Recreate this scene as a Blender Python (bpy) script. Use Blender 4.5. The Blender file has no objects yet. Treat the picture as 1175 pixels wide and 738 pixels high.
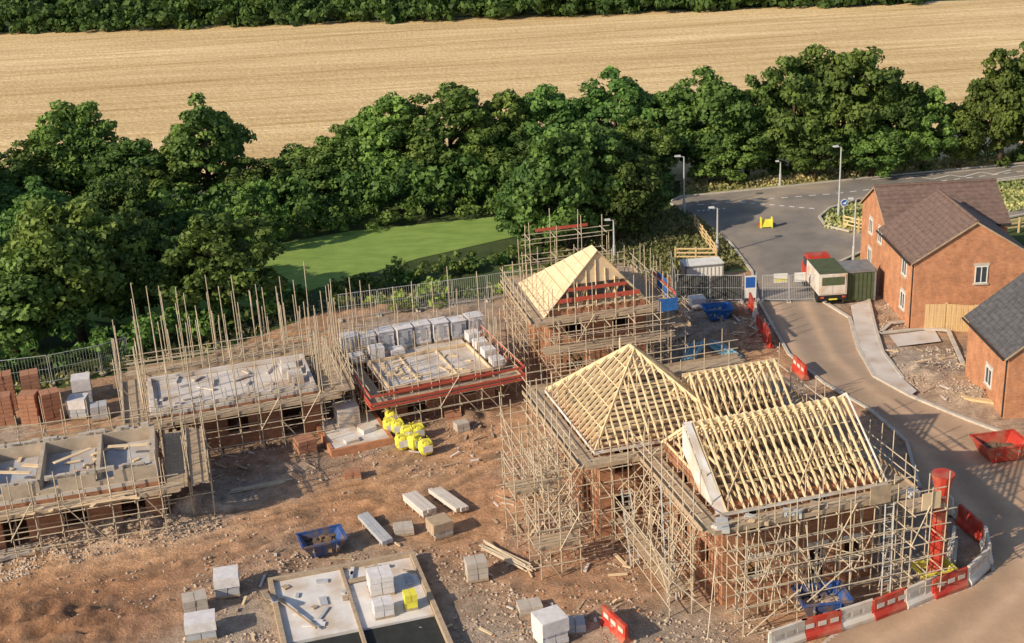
import bpy, math, random
import numpy as np
from mathutils import Vector, Matrix, noise
random.seed(7); rng=np.random.default_rng(7)
R=random.uniform
# ---------------------------------------------------------------- survey (camera calibration -> ground metres)
F=1500.0; TH=math.radians(20.8); RO=math.radians(3.0); H=33.0
cT,sT=math.cos(TH),math.sin(TH); cR,sR=math.cos(RO),math.sin(RO)
def ab(u,v):
    du=u-587.5; dv=369-v
    return (du*cR+dv*sR)/F, (-du*sR+dv*cR)/F
def G(u,v,z=0.0):
    a,b=ab(u,v); dz=-sT+b*cT; t=(z-H)/dz
    return Vector((a*t,(cT+b*sT)*t,z))
def topz(P,u,v):
    k=ab(u,v)[1]
    return H+P.y*(k*cT-sT)/(cT+k*sT)
def depth(P): return P.y*cT+(H-P.z)*sT
# ---------------------------------------------------------------- materials
def newmat(name):
    m=bpy.data.materials.new(name); m.use_nodes=True
    nt=m.node_tree; b=nt.nodes['Principled BSDF']
    b.inputs['Specular IOR Level'].default_value=0.25
    return m,nt,b
def N(nt,t,**k):
    n=nt.nodes.new(t)
    for a,b in k.items():
        if a in n.inputs: n.inputs[a].default_value=b
        else: setattr(n,a,b)
    return n
def c4(c): return (c[0],c[1],c[2],1)
def mat(name,c1,c2=None,scale=2.0,rough=.85,bump=0.0,bscale=None,metal=0,detail=6,stretch=(1,1,1),dirt=None):
    m,nt,b=newmat(name); L=nt.links
    if c2 is None: c2=tuple(x*.7 for x in c1)
    tc=N(nt,'ShaderNodeTexCoord'); mp=N(nt,'ShaderNodeMapping'); mp.inputs['Scale'].default_value=stretch
    L.new(tc.outputs['Object'],mp.inputs[0])
    n=N(nt,'ShaderNodeTexNoise',Scale=scale,Detail=detail,Roughness=.65); L.new(mp.outputs[0],n.inputs['Vector'])
    r=N(nt,'ShaderNodeValToRGB'); r.color_ramp.elements[0].position=.32; r.color_ramp.elements[1].position=.68
    r.color_ramp.elements[0].color=c4(c2); r.color_ramp.elements[1].color=c4(c1)
    L.new(n.outputs[0],r.inputs[0]); out=r.outputs[0]
    if dirt:
        n3=N(nt,'ShaderNodeTexNoise',Scale=dirt[1],Detail=5); L.new(mp.outputs[0],n3.inputs['Vector'])
        r3=N(nt,'ShaderNodeValToRGB'); r3.color_ramp.elements[0].position=.45; r3.color_ramp.elements[1].position=.65
        L.new(n3.outputs[0],r3.inputs[0])
        mx=N(nt,'ShaderNodeMixRGB'); mx.inputs[2].default_value=c4(dirt[0]); L.new(r3.outputs[0],mx.inputs[0]); L.new(out,mx.inputs[1]); out=mx.outputs[0]
    L.new(out,b.inputs['Base Color']); b.inputs['Roughness'].default_value=rough; b.inputs['Metallic'].default_value=metal
    if bump:
        n2=N(nt,'ShaderNodeTexNoise',Scale=bscale or scale*4,Detail=8); L.new(mp.outputs[0],n2.inputs['Vector'])
        bp=N(nt,'ShaderNodeBump',Strength=bump,Distance=.1); L.new(n2.outputs[0],bp.inputs['Height']); L.new(bp.outputs[0],b.inputs['Normal'])
    return m
def wheatmat():
    m,nt,b=newmat('ripe_wheat'); L=nt.links
    tc=N(nt,'ShaderNodeTexCoord')
    def layer(st,sc,lo,hi,p0=.35,p1=.65,rot=0,det=5):
        mp=N(nt,'ShaderNodeMapping'); mp.inputs['Scale'].default_value=st; mp.inputs['Rotation'].default_value=(0,0,rot); L.new(tc.outputs['Object'],mp.inputs[0])
        n=N(nt,'ShaderNodeTexNoise',Scale=sc,Detail=det,Roughness=.6); L.new(mp.outputs[0],n.inputs['Vector'])
        r=N(nt,'ShaderNodeValToRGB'); r.color_ramp.elements[0].position=p0; r.color_ramp.elements[1].position=p1
        r.color_ramp.elements[0].color=(lo,lo*.96,lo*.88,1); r.color_ramp.elements[1].color=(hi,hi,hi,1); L.new(n.outputs[0],r.inputs[0]); return r.outputs[0]
    ls=[layer((.03,.45,1),1,.84,1.06,rot=-.10),layer((.012,.06,1),1,.82,1.05),layer((.5,2.2,1),1,.80,1.12,.3,.7,det=8),layer((.02,1.1,1),1,.90,1.04,rot=-.10)]
    base=N(nt,'ShaderNodeRGB'); base.outputs[0].default_value=(.84,.65,.385,1); o=base.outputs[0]
    for l in ls:
        mx=N(nt,'ShaderNodeMixRGB',blend_type='MULTIPLY'); mx.inputs[0].default_value=1; L.new(o,mx.inputs[1]); L.new(l,mx.inputs[2]); o=mx.outputs[0]
    mp=N(nt,'ShaderNodeMapping'); mp.inputs['Rotation'].default_value=(0,0,-.14); L.new(tc.outputs['Object'],mp.inputs[0])
    sp=N(nt,'ShaderNodeSeparateXYZ'); L.new(mp.outputs[0],sp.inputs[0])
    md=N(nt,'ShaderNodeMath',operation='PINGPONG'); md.inputs[1].default_value=9; L.new(sp.outputs[1],md.inputs[0])
    lt=N(nt,'ShaderNodeMath',operation='LESS_THAN'); lt.inputs[1].default_value=.55; L.new(md.outputs[0],lt.inputs[0])
    mx=N(nt,'ShaderNodeMixRGB',blend_type='MULTIPLY'); mx.inputs[2].default_value=(.86,.82,.74,1); L.new(lt.outputs[0],mx.inputs[0]); L.new(o,mx.inputs[1]); o=mx.outputs[0]
    L.new(o,b.inputs['Base Color']); b.inputs['Roughness'].default_value=.9
    n2=N(nt,'ShaderNodeTexNoise',Scale=1.5,Detail=8); L.new(tc.outputs['Object'],n2.inputs[0])
    bp=N(nt,'ShaderNodeBump',Strength=.7,Distance=.25); L.new(n2.outputs[0],bp.inputs['Height']); L.new(bp.outputs[0],b.inputs['Normal'])
    return m
def brickmat(name,c1,c2,mortar):
    m,nt,b=newmat(name); L=nt.links
    tc=N(nt,'ShaderNodeTexCoord'); sp=N(nt,'ShaderNodeSeparateXYZ'); L.new(tc.outputs['Object'],sp.inputs[0])
    ad=N(nt,'ShaderNodeMath'); L.new(sp.outputs[0],ad.inputs[0]); L.new(sp.outputs[1],ad.inputs[1])
    cb=N(nt,'ShaderNodeCombineXYZ'); L.new(ad.outputs[0],cb.inputs[0]); L.new(sp.outputs[2],cb.inputs[1])
    br=N(nt,'ShaderNodeTexBrick',Color1=c4(c1),Color2=c4(c2),Mortar=c4(mortar),Scale=1.0)
    br.inputs['Mortar Size'].default_value=.008; br.inputs['Brick Width'].default_value=.235; br.inputs['Row Height'].default_value=.078
    L.new(cb.outputs[0],br.inputs['Vector'])
    n=N(nt,'ShaderNodeTexNoise',Scale=1.3,Detail=8,Roughness=.7); L.new(tc.outputs['Object'],n.inputs['Vector'])
    r=N(nt,'ShaderNodeValToRGB'); r.color_ramp.elements[0].position=.3; r.color_ramp.elements[1].position=.7
    r.color_ramp.elements[0].color=(.62,.6,.6,1); r.color_ramp.elements[1].color=(1.12,1.1,1.07,1); L.new(n.outputs[0],r.inputs[0])
    mx=N(nt,'ShaderNodeMixRGB',blend_type='MULTIPLY'); mx.inputs[0].default_value=1
    L.new(br.outputs[0],mx.inputs[1]); L.new(r.outputs[0],mx.inputs[2]); L.new(mx.outputs[0],b.inputs['Base Color'])
    b.inputs['Roughness'].default_value=.9
    return m
def tilemat(name,c1,c2):
    m,nt,b=newmat(name); L=nt.links
    tc=N(nt,'ShaderNodeTexCoord')
    w=N(nt,'ShaderNodeTexWave',wave_type='BANDS',bands_direction='Z',wave_profile='SAW',Scale=1.0,Distortion=.3); w.inputs['Scale'].default_value=1.5
    L.new(tc.outputs['Object'],w.inputs[0])
    n=N(nt,'ShaderNodeTexNoise',Scale=3.0,Detail=8); L.new(tc.outputs['Object'],n.inputs[0])
    r=N(nt,'ShaderNodeValToRGB'); r.color_ramp.elements[0].color=c4(c2); r.color_ramp.elements[1].color=c4(c1)
    r.color_ramp.elements[0].position=.35; r.color_ramp.elements[1].position=.65
    L.new(n.outputs[0],r.inputs[0]); 
    r2=N(nt,'ShaderNodeValToRGB'); r2.color_ramp.elements[0].color=(.72,.72,.72,1); r2.color_ramp.elements[1].position=.3; r2.color_ramp.elements[1].color=(1,1,1,1)
    L.new(w.outputs[0],r2.inputs[0])
    mx=N(nt,'ShaderNodeMixRGB',blend_type='MULTIPLY'); mx.inputs[0].default_value=1
    L.new(r.outputs[0],mx.inputs[1]); L.new(r2.outputs[0],mx.inputs[2]); L.new(mx.outputs[0],b.inputs['Base Color'])
    bp=N(nt,'ShaderNodeBump',Strength=.4,Distance=.05); L.new(w.outputs[0],bp.inputs['Height']); L.new(bp.outputs[0],b.inputs['Normal'])
    b.inputs['Roughness'].default_value=.75
    return m
def attrmat(name,scale=1.2,lo=.5,hi=1.3,bump=.8,bs=6,fine=18,vm=.4):
    m,nt,b=newmat(name); L=nt.links
    tc=N(nt,'ShaderNodeTexCoord'); at=N(nt,'ShaderNodeAttribute',attribute_name='Col')
    n=N(nt,'ShaderNodeTexNoise',Scale=scale,Detail=12,Roughness=.75); L.new(tc.outputs['Object'],n.inputs[0])
    r=N(nt,'ShaderNodeValToRGB'); r.color_ramp.elements[0].position=.3; r.color_ramp.elements[1].position=.7
    r.color_ramp.elements[0].color=(lo,lo,lo,1); r.color_ramp.elements[1].color=(hi,hi,hi,1); L.new(n.outputs[0],r.inputs[0])
    v=N(nt,'ShaderNodeTexVoronoi',Scale=fine*.5); L.new(tc.outputs['Object'],v.inputs['Vector'])
    r2=N(nt,'ShaderNodeValToRGB'); r2.color_ramp.elements[0].color=(.7,.7,.72,1); r2.color_ramp.elements[1].color=(1.25,1.22,1.2,1)
    sp=N(nt,'ShaderNodeSeparateXYZ'); L.new(v.outputs['Color'],sp.inputs[0]); L.new(sp.outputs[0],r2.inputs[0])
    m1=N(nt,'ShaderNodeMixRGB',blend_type='MULTIPLY'); m1.inputs[0].default_value=1; L.new(at.outputs['Color'],m1.inputs[1]); L.new(r.outputs[0],m1.inputs[2])
    m2=N(nt,'ShaderNodeMixRGB',blend_type='MULTIPLY'); m2.inputs[0].default_value=vm; L.new(m1.outputs[0],m2.inputs[1]); L.new(r2.outputs[0],m2.inputs[2])
    L.new(m2.outputs[0],b.inputs['Base Color']); b.inputs['Roughness'].default_value=.95
    n2=N(nt,'ShaderNodeTexNoise',Scale=bs,Detail=8,Roughness=.7); L.new(tc.outputs['Object'],n2.inputs[0])
    bp=N(nt,'ShaderNodeBump',Strength=bump,Distance=.15); L.new(n2.outputs[0],bp.inputs['Height']); L.new(bp.outputs[0],b.inputs['Normal'])
    return m
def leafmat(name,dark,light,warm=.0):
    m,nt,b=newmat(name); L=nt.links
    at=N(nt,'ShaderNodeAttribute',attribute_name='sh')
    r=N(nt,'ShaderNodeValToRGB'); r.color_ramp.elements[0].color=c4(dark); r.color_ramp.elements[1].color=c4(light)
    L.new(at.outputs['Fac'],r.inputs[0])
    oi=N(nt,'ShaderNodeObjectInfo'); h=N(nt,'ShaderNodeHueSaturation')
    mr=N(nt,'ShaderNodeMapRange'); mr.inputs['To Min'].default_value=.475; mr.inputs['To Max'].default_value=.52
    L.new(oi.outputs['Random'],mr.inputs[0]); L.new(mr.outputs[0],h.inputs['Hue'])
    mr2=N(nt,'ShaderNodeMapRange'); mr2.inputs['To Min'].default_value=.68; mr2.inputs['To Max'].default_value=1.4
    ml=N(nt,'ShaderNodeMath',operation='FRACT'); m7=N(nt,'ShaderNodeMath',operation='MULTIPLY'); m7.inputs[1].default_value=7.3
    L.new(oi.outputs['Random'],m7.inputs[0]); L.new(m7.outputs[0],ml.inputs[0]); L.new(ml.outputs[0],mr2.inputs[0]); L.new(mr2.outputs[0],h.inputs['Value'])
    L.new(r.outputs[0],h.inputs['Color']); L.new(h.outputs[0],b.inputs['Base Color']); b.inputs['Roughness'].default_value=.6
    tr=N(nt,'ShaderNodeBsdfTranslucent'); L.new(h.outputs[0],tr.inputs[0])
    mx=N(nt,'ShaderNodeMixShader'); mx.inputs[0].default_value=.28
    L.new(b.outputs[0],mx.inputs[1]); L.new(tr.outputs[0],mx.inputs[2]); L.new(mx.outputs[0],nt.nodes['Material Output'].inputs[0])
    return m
M={}
M['ground']=mat('rough_grass',(.08,.11,.035),(.035,.055,.018),.25,bump=.8,bscale=3)
M['grass']=mat('mown_grass',(.30,.41,.10),(.18,.29,.06),.35,bump=.5,bscale=12,stretch=(1,2.5,1))
M['verge']=mat('weedy_verge',(.36,.37,.14),(.19,.23,.075),.9,bump=.9,bscale=6,dirt=((.44,.34,.21),.35))
M['wheat']=wheatmat()
M['dirt']=attrmat('site_dirt')
M['road_dirt']=attrmat('dusty_road',scale=.5,lo=.82,hi=1.1,bump=.12,bs=10,vm=.12)
M['asph']=mat('asphalt',(.28,.25,.225),(.19,.175,.16),.35,bump=.1,bscale=20,dirt=((.42,.345,.27),.15))
M['kerb']=mat('concrete_kerb',(.62,.56,.48),(.46,.41,.35),1.5)
M['conc']=mat('pale_concrete',(.72,.66,.61),(.56,.51,.47),1.2,dirt=((.50,.40,.32),.6))
M['white']=mat('white_paint',(.8,.79,.76),(.68,.66,.62),2)
M['barw']=mat('dusty_white_plastic',(.74,.70,.65),(.58,.53,.47),2.5,dirt=((.55,.43,.32),1.2))
M['insul']=mat('insulation_board',(.80,.77,.75),(.66,.63,.61),.8,dirt=((.58,.48,.39),.7))
M['bayfl']=mat('grey_bay_floor',(.52,.53,.56),(.34,.35,.38),.9,dirt=((.45,.36,.28),.6))
M['cream']=mat('dusty_blockwork',(.58,.48,.37),(.38,.31,.24),1.3)
M['brickA']=brickmat('orange_brick',(.66,.28,.13),(.53,.21,.095),(.52,.40,.30))
M['brickB']=brickmat('red_brick',(.54,.23,.11),(.38,.15,.075),(.46,.35,.26))
M['tile']=tilemat('roof_tile',(.215,.145,.12),(.15,.10,.085))
M['tile2']=tilemat('slate_tile',(.13,.125,.13),(.08,.08,.085))
M['timb']=mat('pine_truss',(.88,.72,.47),(.72,.55,.33),3)
M['timb2']=mat('roof_board',(.80,.63,.42),(.66,.49,.31),1.5)
M['board']=mat('scaffold_board',(.53,.41,.28),(.33,.25,.18),2.5,stretch=(1,3,1))
M['pole']=mat('scaffold_tube',(.66,.55,.41),(.42,.35,.26),1.5,rough=.55,metal=.05)
M['steel']=mat('galvanised_steel',(.62,.63,.63),(.48,.49,.49),3,rough=.45,metal=.2)
M['floor']=mat('brown_ceiling_board',(.26,.18,.12),(.13,.09,.06),1.5)
M['red']=mat('red_plastic',(.58,.06,.04),(.42,.045,.03),2,rough=.5,dirt=((.45,.16,.10),1.5))
M['redw']=mat('red_guard_board',(.55,.11,.07),(.4,.08,.055),1.5)
M['blue']=mat('blue_steel',(.05,.12,.34),(.04,.08,.24),3,rough=.5,dirt=((.2,.14,.1),2))
M['bluet']=mat('blue_tarp',(.04,.17,.5),(.03,.11,.32),3,rough=.5)
M['pipe']=mat('pale_blue_pipe',(.30,.52,.60),(.22,.42,.5),3,rough=.5)
M['yel']=mat('yellow_bag',(.84,.78,.10),(.7,.62,.08),4)
M['block']=mat('concrete_block',(.57,.51,.45),(.42,.37,.32),2)
M['bpal']=mat('brick_pack',(.46,.24,.15),(.34,.16,.10),3)
M['gblk']=mat('grey_block_pack',(.50,.51,.54),(.38,.39,.42),3)
M['film']=mat('white_wrap',(.80,.77,.77),(.60,.57,.58),3,rough=.4)
M['glass']=mat('window_glass',(.06,.08,.10),(.04,.05,.06),1,rough=.08)
M['black']=mat('black_mesh_screen',(.04,.045,.045),(.028,.03,.03),2)
M['green']=mat('green_container',(.10,.13,.07),(.07,.09,.05),2)
M['fence']=mat('new_fence_timber',(.78,.58,.32),(.62,.44,.23),2,stretch=(6,6,.5))
M['tyre']=mat('tyre_rubber',(.03,.03,.03),(.02,.02,.02),3)
M['grey']=mat('grey_metal',(.25,.26,.27),(.17,.18,.19),2,rough=.5)
M['stone']=mat('rubble_stone',(.56,.45,.35),(.36,.27,.2),.6)
M['bark']=mat('bark',(.10,.075,.05),(.06,.045,.03),3)
M['leaf']=leafmat('broad_leaves',(.034,.075,.02),(.17,.27,.058))
M['leaf2']=leafmat('light_leaves',(.062,.12,.028),(.26,.37,.078))
M['weed']=leafmat('weeds',(.16,.19,.06),(.52,.47,.22))
M['stalk']=mat('sign_blue',(.03,.13,.45),(.03,.11,.4),2,rough=.4)
# ---------------------------------------------------------------- mesh builder
class MB:
    def __init__(s): s.v=[];s.f=[];s.m=[]
    def add(s,vs,fs,m):
        o=len(s.v); s.v+= [tuple(x) for x in vs]; s.f+=[tuple(i+o for i in f) for f in fs]; s.m+=[m]*len(fs)
    def box(s,x0,y0,z0,x1,y1,z1,m=0):
        s.add([(x0,y0,z0),(x1,y0,z0),(x1,y1,z0),(x0,y1,z0),(x0,y0,z1),(x1,y0,z1),(x1,y1,z1),(x0,y1,z1)],
              [(0,3,2,1),(4,5,6,7),(0,1,5,4),(1,2,6,5),(2,3,7,6),(3,0,4,7)],m)
    def cbox(s,c,d,m=0,rz=0.0):
        C,S=math.cos(rz),math.sin(rz); vs=[]
        for z in(-1,1):
            for x,y in((-1,-1),(1,-1),(1,1),(-1,1)):
                a,b=x*d[0]/2,y*d[1]/2
                vs.append((c[0]+a*C-b*S,c[1]+a*S+b*C,c[2]+z*d[2]/2))
        s.add(vs,[(0,3,2,1),(4,5,6,7),(0,1,5,4),(1,2,6,5),(2,3,7,6),(3,0,4,7)],m)
    def beam(s,p,q,w,h,m=0):
        p=Vector(p);q=Vector(q);d=(q-p)
        if d.length<1e-4:return
        d.normalize()
        sd=d.cross(Vector((0,0,1)))
        if sd.length<.05: sd=Vector((1,0,0))
        sd.normalize(); up=sd.cross(d).normalized(); a=sd*w/2;b=up*h/2
        s.add([p-a-b,p+a-b,p+a+b,p-a+b,q-a-b,q+a-b,q+a+b,q-a+b],[(0,1,2,3),(7,6,5,4),(0,4,5,1),(1,5,6,2),(2,6,7,3),(3,7,4,0)],m)
    def tube(s,p,q,r,m=0,n=5,r2=None):
        p=Vector(p);q=Vector(q);d=q-p
        if d.length<1e-4:return
        d.normalize(); a=d.orthogonal().normalized(); b=d.cross(a); r2=r if r2 is None else r2; vs=[]
        for P,rr in((p,r),(q,r2)):
            for i in range(n):
                t=2*math.pi*i/n; vs.append(P+a*math.cos(t)*rr+b*math.sin(t)*rr)
        fs=[(i,(i+1)%n,n+(i+1)%n,n+i) for i in range(n)]+[tuple(range(n-1,-1,-1)),tuple(range(n,2*n))]
        s.add(vs,fs,m)
    def slab(s,pts,th,m=0):
        pts=[Vector(p) for p in pts]; n=(pts[1]-pts[0]).cross(pts[2]-pts[0]).normalized()*th; k=len(pts)
        s.add([p for p in pts]+[p-n for p in pts],[tuple(range(k)),tuple(range(2*k-1,k-1,-1))]+[(i,k+i,k+(i+1)%k,(i+1)%k) for i in range(k)],m)
    def obj(s,name,mats,parent=None,loc=None,rz=0,smooth=False):
        me=bpy.data.meshes.new(name); me.from_pydata(s.v,[],s.f)
        for k in mats: me.materials.append(M[k])
        me.polygons.foreach_set('material_index',s.m)
        if smooth: me.polygons.foreach_set('use_smooth',[True]*len(s.f))
        me.update(); o=bpy.data.objects.new(name,me); bpy.context.collection.objects.link(o)
        if parent: o.parent=parent
        if loc is not None: o.location=loc
        o.rotation_euler=(0,0,rz)
        return o
def empty(name,loc,rz):
    o=bpy.data.objects.new(name,None); bpy.context.collection.objects.link(o); o.location=(loc[0],loc[1],loc[2] if len(loc)>2 else 0); o.rotation_euler=(0,0,math.radians(rz)); o.empty_display_size=.5
    return o
def sheet(name,pts,z,m):
    b=MB(); b.add([(p.x,p.y,z) for p in pts],[tuple(range(len(pts)))],0)
    o=b.obj(name,[m])
    if o.data.polygons[0].normal.z<0: o.data.flip_normals()
    return o
def px(*l): return [G(u,v) for u,v in l]
def inpoly(X,Y,pts):
    r=np.zeros(X.shape,bool); n=len(pts)
    for i in range(n):
        a=pts[i];b=pts[(i+1)%n]
        if a.y==b.y: continue
        c=((a.y>Y)!=(b.y>Y))&(X<(b.x-a.x)*(Y-a.y)/(b.y-a.y)+a.x); r^=c
    return r
def dpoly(X,Y,pts):
    d=np.full(X.shape,1e9); sg=np.zeros(X.shape)
    for a,b in zip(pts[:-1],pts[1:]):
        e=np.array([b.x-a.x,b.y-a.y]); l=np.hypot(*e); e/=l
        t=np.clip((X-a.x)*e[0]+(Y-a.y)*e[1],0,l); dd=np.hypot(X-a.x-t*e[0],Y-a.y-t*e[1])
        s=(X-a.x)*(-e[1])+(Y-a.y)*e[0]; k=dd<d; d=np.where(k,dd,d); sg=np.where(k,np.sign(s)*dd,sg)
    return d,sg
# ---------------------------------------------------------------- camera / light
cam=bpy.data.cameras.new('camera'); co=bpy.data.objects.new('camera',cam); bpy.context.collection.objects.link(co)
r0=Vector((1,0,0)); u0=Vector((0,sT,cT)); f0=Vector((0,cT,-sT)); Rv=r0*cR-u0*sR; Uv=r0*sR+u0*cR
mm=Matrix((Rv,Uv,-f0)).transposed().to_4x4(); mm.translation=(0,0,H); co.matrix_world=mm
cam.sensor_width=36; cam.lens=F/1175*36; cam.clip_end=5000; cam.clip_start=.5
sc=bpy.context.scene; sc.camera=co
sc.view_settings.view_transform='Standard'; sc.view_settings.look='None'; sc.view_settings.exposure=0
EL=math.radians(28); ts=Vector((-.84,-.54,0)).normalized()
w=bpy.data.worlds.new('World'); sc.world=w; w.use_nodes=True; nt=w.node_tree; bg=nt.nodes['Background']
sk=nt.nodes.new('ShaderNodeTexSky'); sk.sky_type='NISHITA'; sk.sun_disc=False; sk.sun_elevation=EL; sk.sun_rotation=math.atan2(ts.x,ts.y)
nt.links.new(sk.outputs[0],bg.inputs[0]); bg.inputs[1].default_value=.125
sl=bpy.data.lights.new('sun','SUN'); sl.energy=5.0; sl.angle=math.radians(.6); sl.color=(1,.85,.64)
so=bpy.data.objects.new('sun',sl); bpy.context.collection.objects.link(so)
so.rotation_euler=Vector((-ts.x*math.cos(EL),-ts.y*math.cos(EL),-math.sin(EL))).to_track_quat('-Z','Y').to_euler()
# ---------------------------------------------------------------- ground sheets
b=MB(); b.add([(-2500,-500,-.16),(2500,-500,-.16),(2500,4000,-.16),(-2500,4000,-.16)],[(0,1,2,3)],0); b.obj('ground',['ground'])
sheet('wheat_field',[G(-350,250),G(1600,175),G(1700,-20),G(-400,50)],-.10,'wheat')
sheet('far_meadow',[G(300,2)+Vector((0,60,0)),G(1900,-30)+Vector((0,60,0)),G(1900,-60)+Vector((0,400,0)),G(300,-60)+Vector((0,400,0))],-.12,'grass')
sheet('grass_strip',px((60,360),(200,300),(400,264),(600,244),(625,262),(480,295),(345,335),(200,378)),-.12,'grass')
sheet('grass_verge',px((600,330),(640,285),(700,262),(775,240),(800,246),(830,270),(862,310),(800,318)),-.12,'verge')
sheet('grass_verge',px((780,226),(1200,182),(1200,168),(780,210)),-.12,'verge')
sheet('grass_verge',px((935,262),(945,240),(1010,225),(1200,203),(1200,245),(1140,262),(1010,300),(985,300)),-.11,'verge')
road_px=[(870,800),(960,722),(1040,697),(1105,675),(1138,655),(1133,625),(1100,598),(1055,560),(1040,505),(1000,470),(945,438),(905,405),(885,370),(872,345),
 (942,345),(975,365),(985,400),(1003,432),(1045,455),(1110,482),(1200,515),(1400,560),(1400,800)]
road=px(*road_px)
junc=px((872,346),(862,310),(835,275),(790,247),(770,232),(780,226),(900,215),(1010,203),(1200,186),(1200,201),(1060,216),(985,228),(950,238),(938,248),(945,260),(975,268),(1012,266),(1200,232),(1200,240),(1020,278),(985,290),(960,300),(945,322),(942,346))
dirt=px((-80,478),(115,432),(240,405),(380,352),(590,335),(620,305),(700,300),(800,315),(860,308),(945,312),(985,298),(1060,290),(1300,300),(1300,800),(-150,800))
xs=np.arange(-45,46,.25); ys=np.arange(43,104,.25); X,Y=np.meshgrid(xs,ys)
inside=inpoly(X,Y,dirt); inroad=inpoly(X,Y,road)|inpoly(X,Y,junc)
Z=np.empty_like(X); NC=np.empty_like(X); NB=np.empty_like(X); NF=np.empty_like(X)
for i in range(X.shape[0]):
    for j in range(X.shape[1]):
        if inside[i,j]:
            x,y=X[i,j],Y[i,j]
            Z[i,j]=noise.fractal(Vector((x*.35,y*.35,0)),1,2,5); NC[i,j]=noise.fractal(Vector((x*.12+9,y*.12,3)),1,2,4); NB[i,j]=noise.noise(Vector((x*1.7,y*1.7,7))); NF[i,j]=noise.fractal(Vector((x*.6,y*.6,17)),1,2,3)
        else: Z[i,j]=NC[i,j]=NB[i,j]=NF[i,j]=0
Z=-.08+Z*.08+NB*.035
def blob(u,v,r):
    p=G(u,v); return np.exp(-((X-p.x)**2+(Y-p.y)**2)/(r*r))
for u,v,r,h in [(100,618,2.0,.5),(185,596,2,.6),(225,584,1.6,.5),(60,636,2,.3),(150,620,1.6,.35),(600,610,1.5,.3),(330,540,2,.25),(845,380,1.8,.5),(1060,425,1.6,.35),(640,470,2,.3),(1125,455,1.3,.4),(20,705,2.5,.35),(90,730,2.5,.3),(540,480,1.6,.3),(600,565,1.6,.3),(700,715,1.5,.3),(380,690,1.2,.2)]:
    Z+=blob(u,v,r)*h*(1+.9*NB+.5*NF)
trk=px((-150,705),(0,670),(150,640),(350,592),(470,555),(560,515),(620,480)); d1,s1=dpoly(X,Y,trk)
trk2=px((-100,770),(60,708),(200,675),(300,640),(400,590)); d2,s2=dpoly(X,Y,trk2)
trk3=px((350,640),(480,640),(600,600),(640,560)); d3,s3=dpoly(X,Y,trk3)
k1=np.exp(-(d1/2.6)**4); k2=np.exp(-(d2/3.0)**4)
Z=Z*(1-.4*k1)-.02*k1+k2*(.10*np.cos(s2*3.2+NC*3)+.09*NB)
col=np.zeros(X.shape+(3,)); 
def C3(*c): return np.array(c)
def mixc(col,c,k): return col*(1-k[...,None])+np.array(c)*k[...,None]
col[:]=C3(.44,.295,.20)
col=mixc(col,(.58,.315,.165),np.clip(.45+NC*1.4,0,1)*.75)
col=mixc(col,(.45,.37,.30),np.clip(NC*-2.4,0,1)*.85)
col=mixc(col,(.72,.41,.22),k1*np.clip(.9+NF*.4,0,1)); col=mixc(col,(.52,.27,.14),k2*.85)
for u,v,r,c,k in [(100,616,2.6,(.64,.54,.43),.85),(200,596,2.6,(.62,.53,.43),.85),(280,505,3,(.26,.22,.19),.8),(350,530,3,(.34,.28,.23),.6),(330,620,2,(.48,.37,.28),.5),(270,690,3.5,(.47,.38,.30),.8),(420,640,3,(.50,.39,.29),.7),(540,690,3,(.43,.35,.27),.8),
    (640,640,3.5,(.48,.26,.15),.85),(30,720,4,(.30,.16,.09),.85),(140,705,3,(.40,.21,.12),.6),(820,350,4,(.46,.35,.28),.8),(1060,420,3.5,(.54,.46,.38),.85),(1080,470,3.5,(.54,.43,.33),.8),(1100,395,2.5,(.34,.23,.155),.8),(1010,350,3,(.46,.35,.27),.7),(600,560,3,(.54,.29,.16),.8),(560,480,2,(.56,.33,.2),.6),(480,545,2,(.38,.28,.2),.6),
    (780,735,4,(.44,.35,.27),.7),(680,440,4,(.32,.25,.19),.7),(240,455,5,(.24,.2,.16),.7),(500,460,4,(.28,.22,.17),.6),(1100,610,2,(.48,.35,.24),.6),(430,560,2.5,(.64,.36,.19),.6)]:
    col=mixc(col,c,blob(u,v,r)*k*np.clip(1+NF*.5,0,1.15))
for dd,ss,offs in ((d1,s1,(-1.9,-.9,.2,1.0,2.1)),(d2,s2,(-2.0,-1.0,.0,.9,2.0)),(d3,s3,(-.9,.9))):
    for o_ in offs:
        rt=np.exp(-((ss-o_+NC*.5)/.2)**2)*(dd<3.4)*np.clip(.65+NF,0,1); Z-=.085*rt; Z+=.04*np.exp(-((ss-o_-.38+NC*.5)/.14)**2)*(dd<3.4); col=mixc(col,(.27,.155,.085),rt*.6)
col=mixc(col,(.23,.16,.11),np.clip((NF-.3)*2.4,0,.6))
col*= (1+.24*NB[...,None])
Z=np.maximum(Z,-.15); Z[inroad]=-.14
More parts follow.
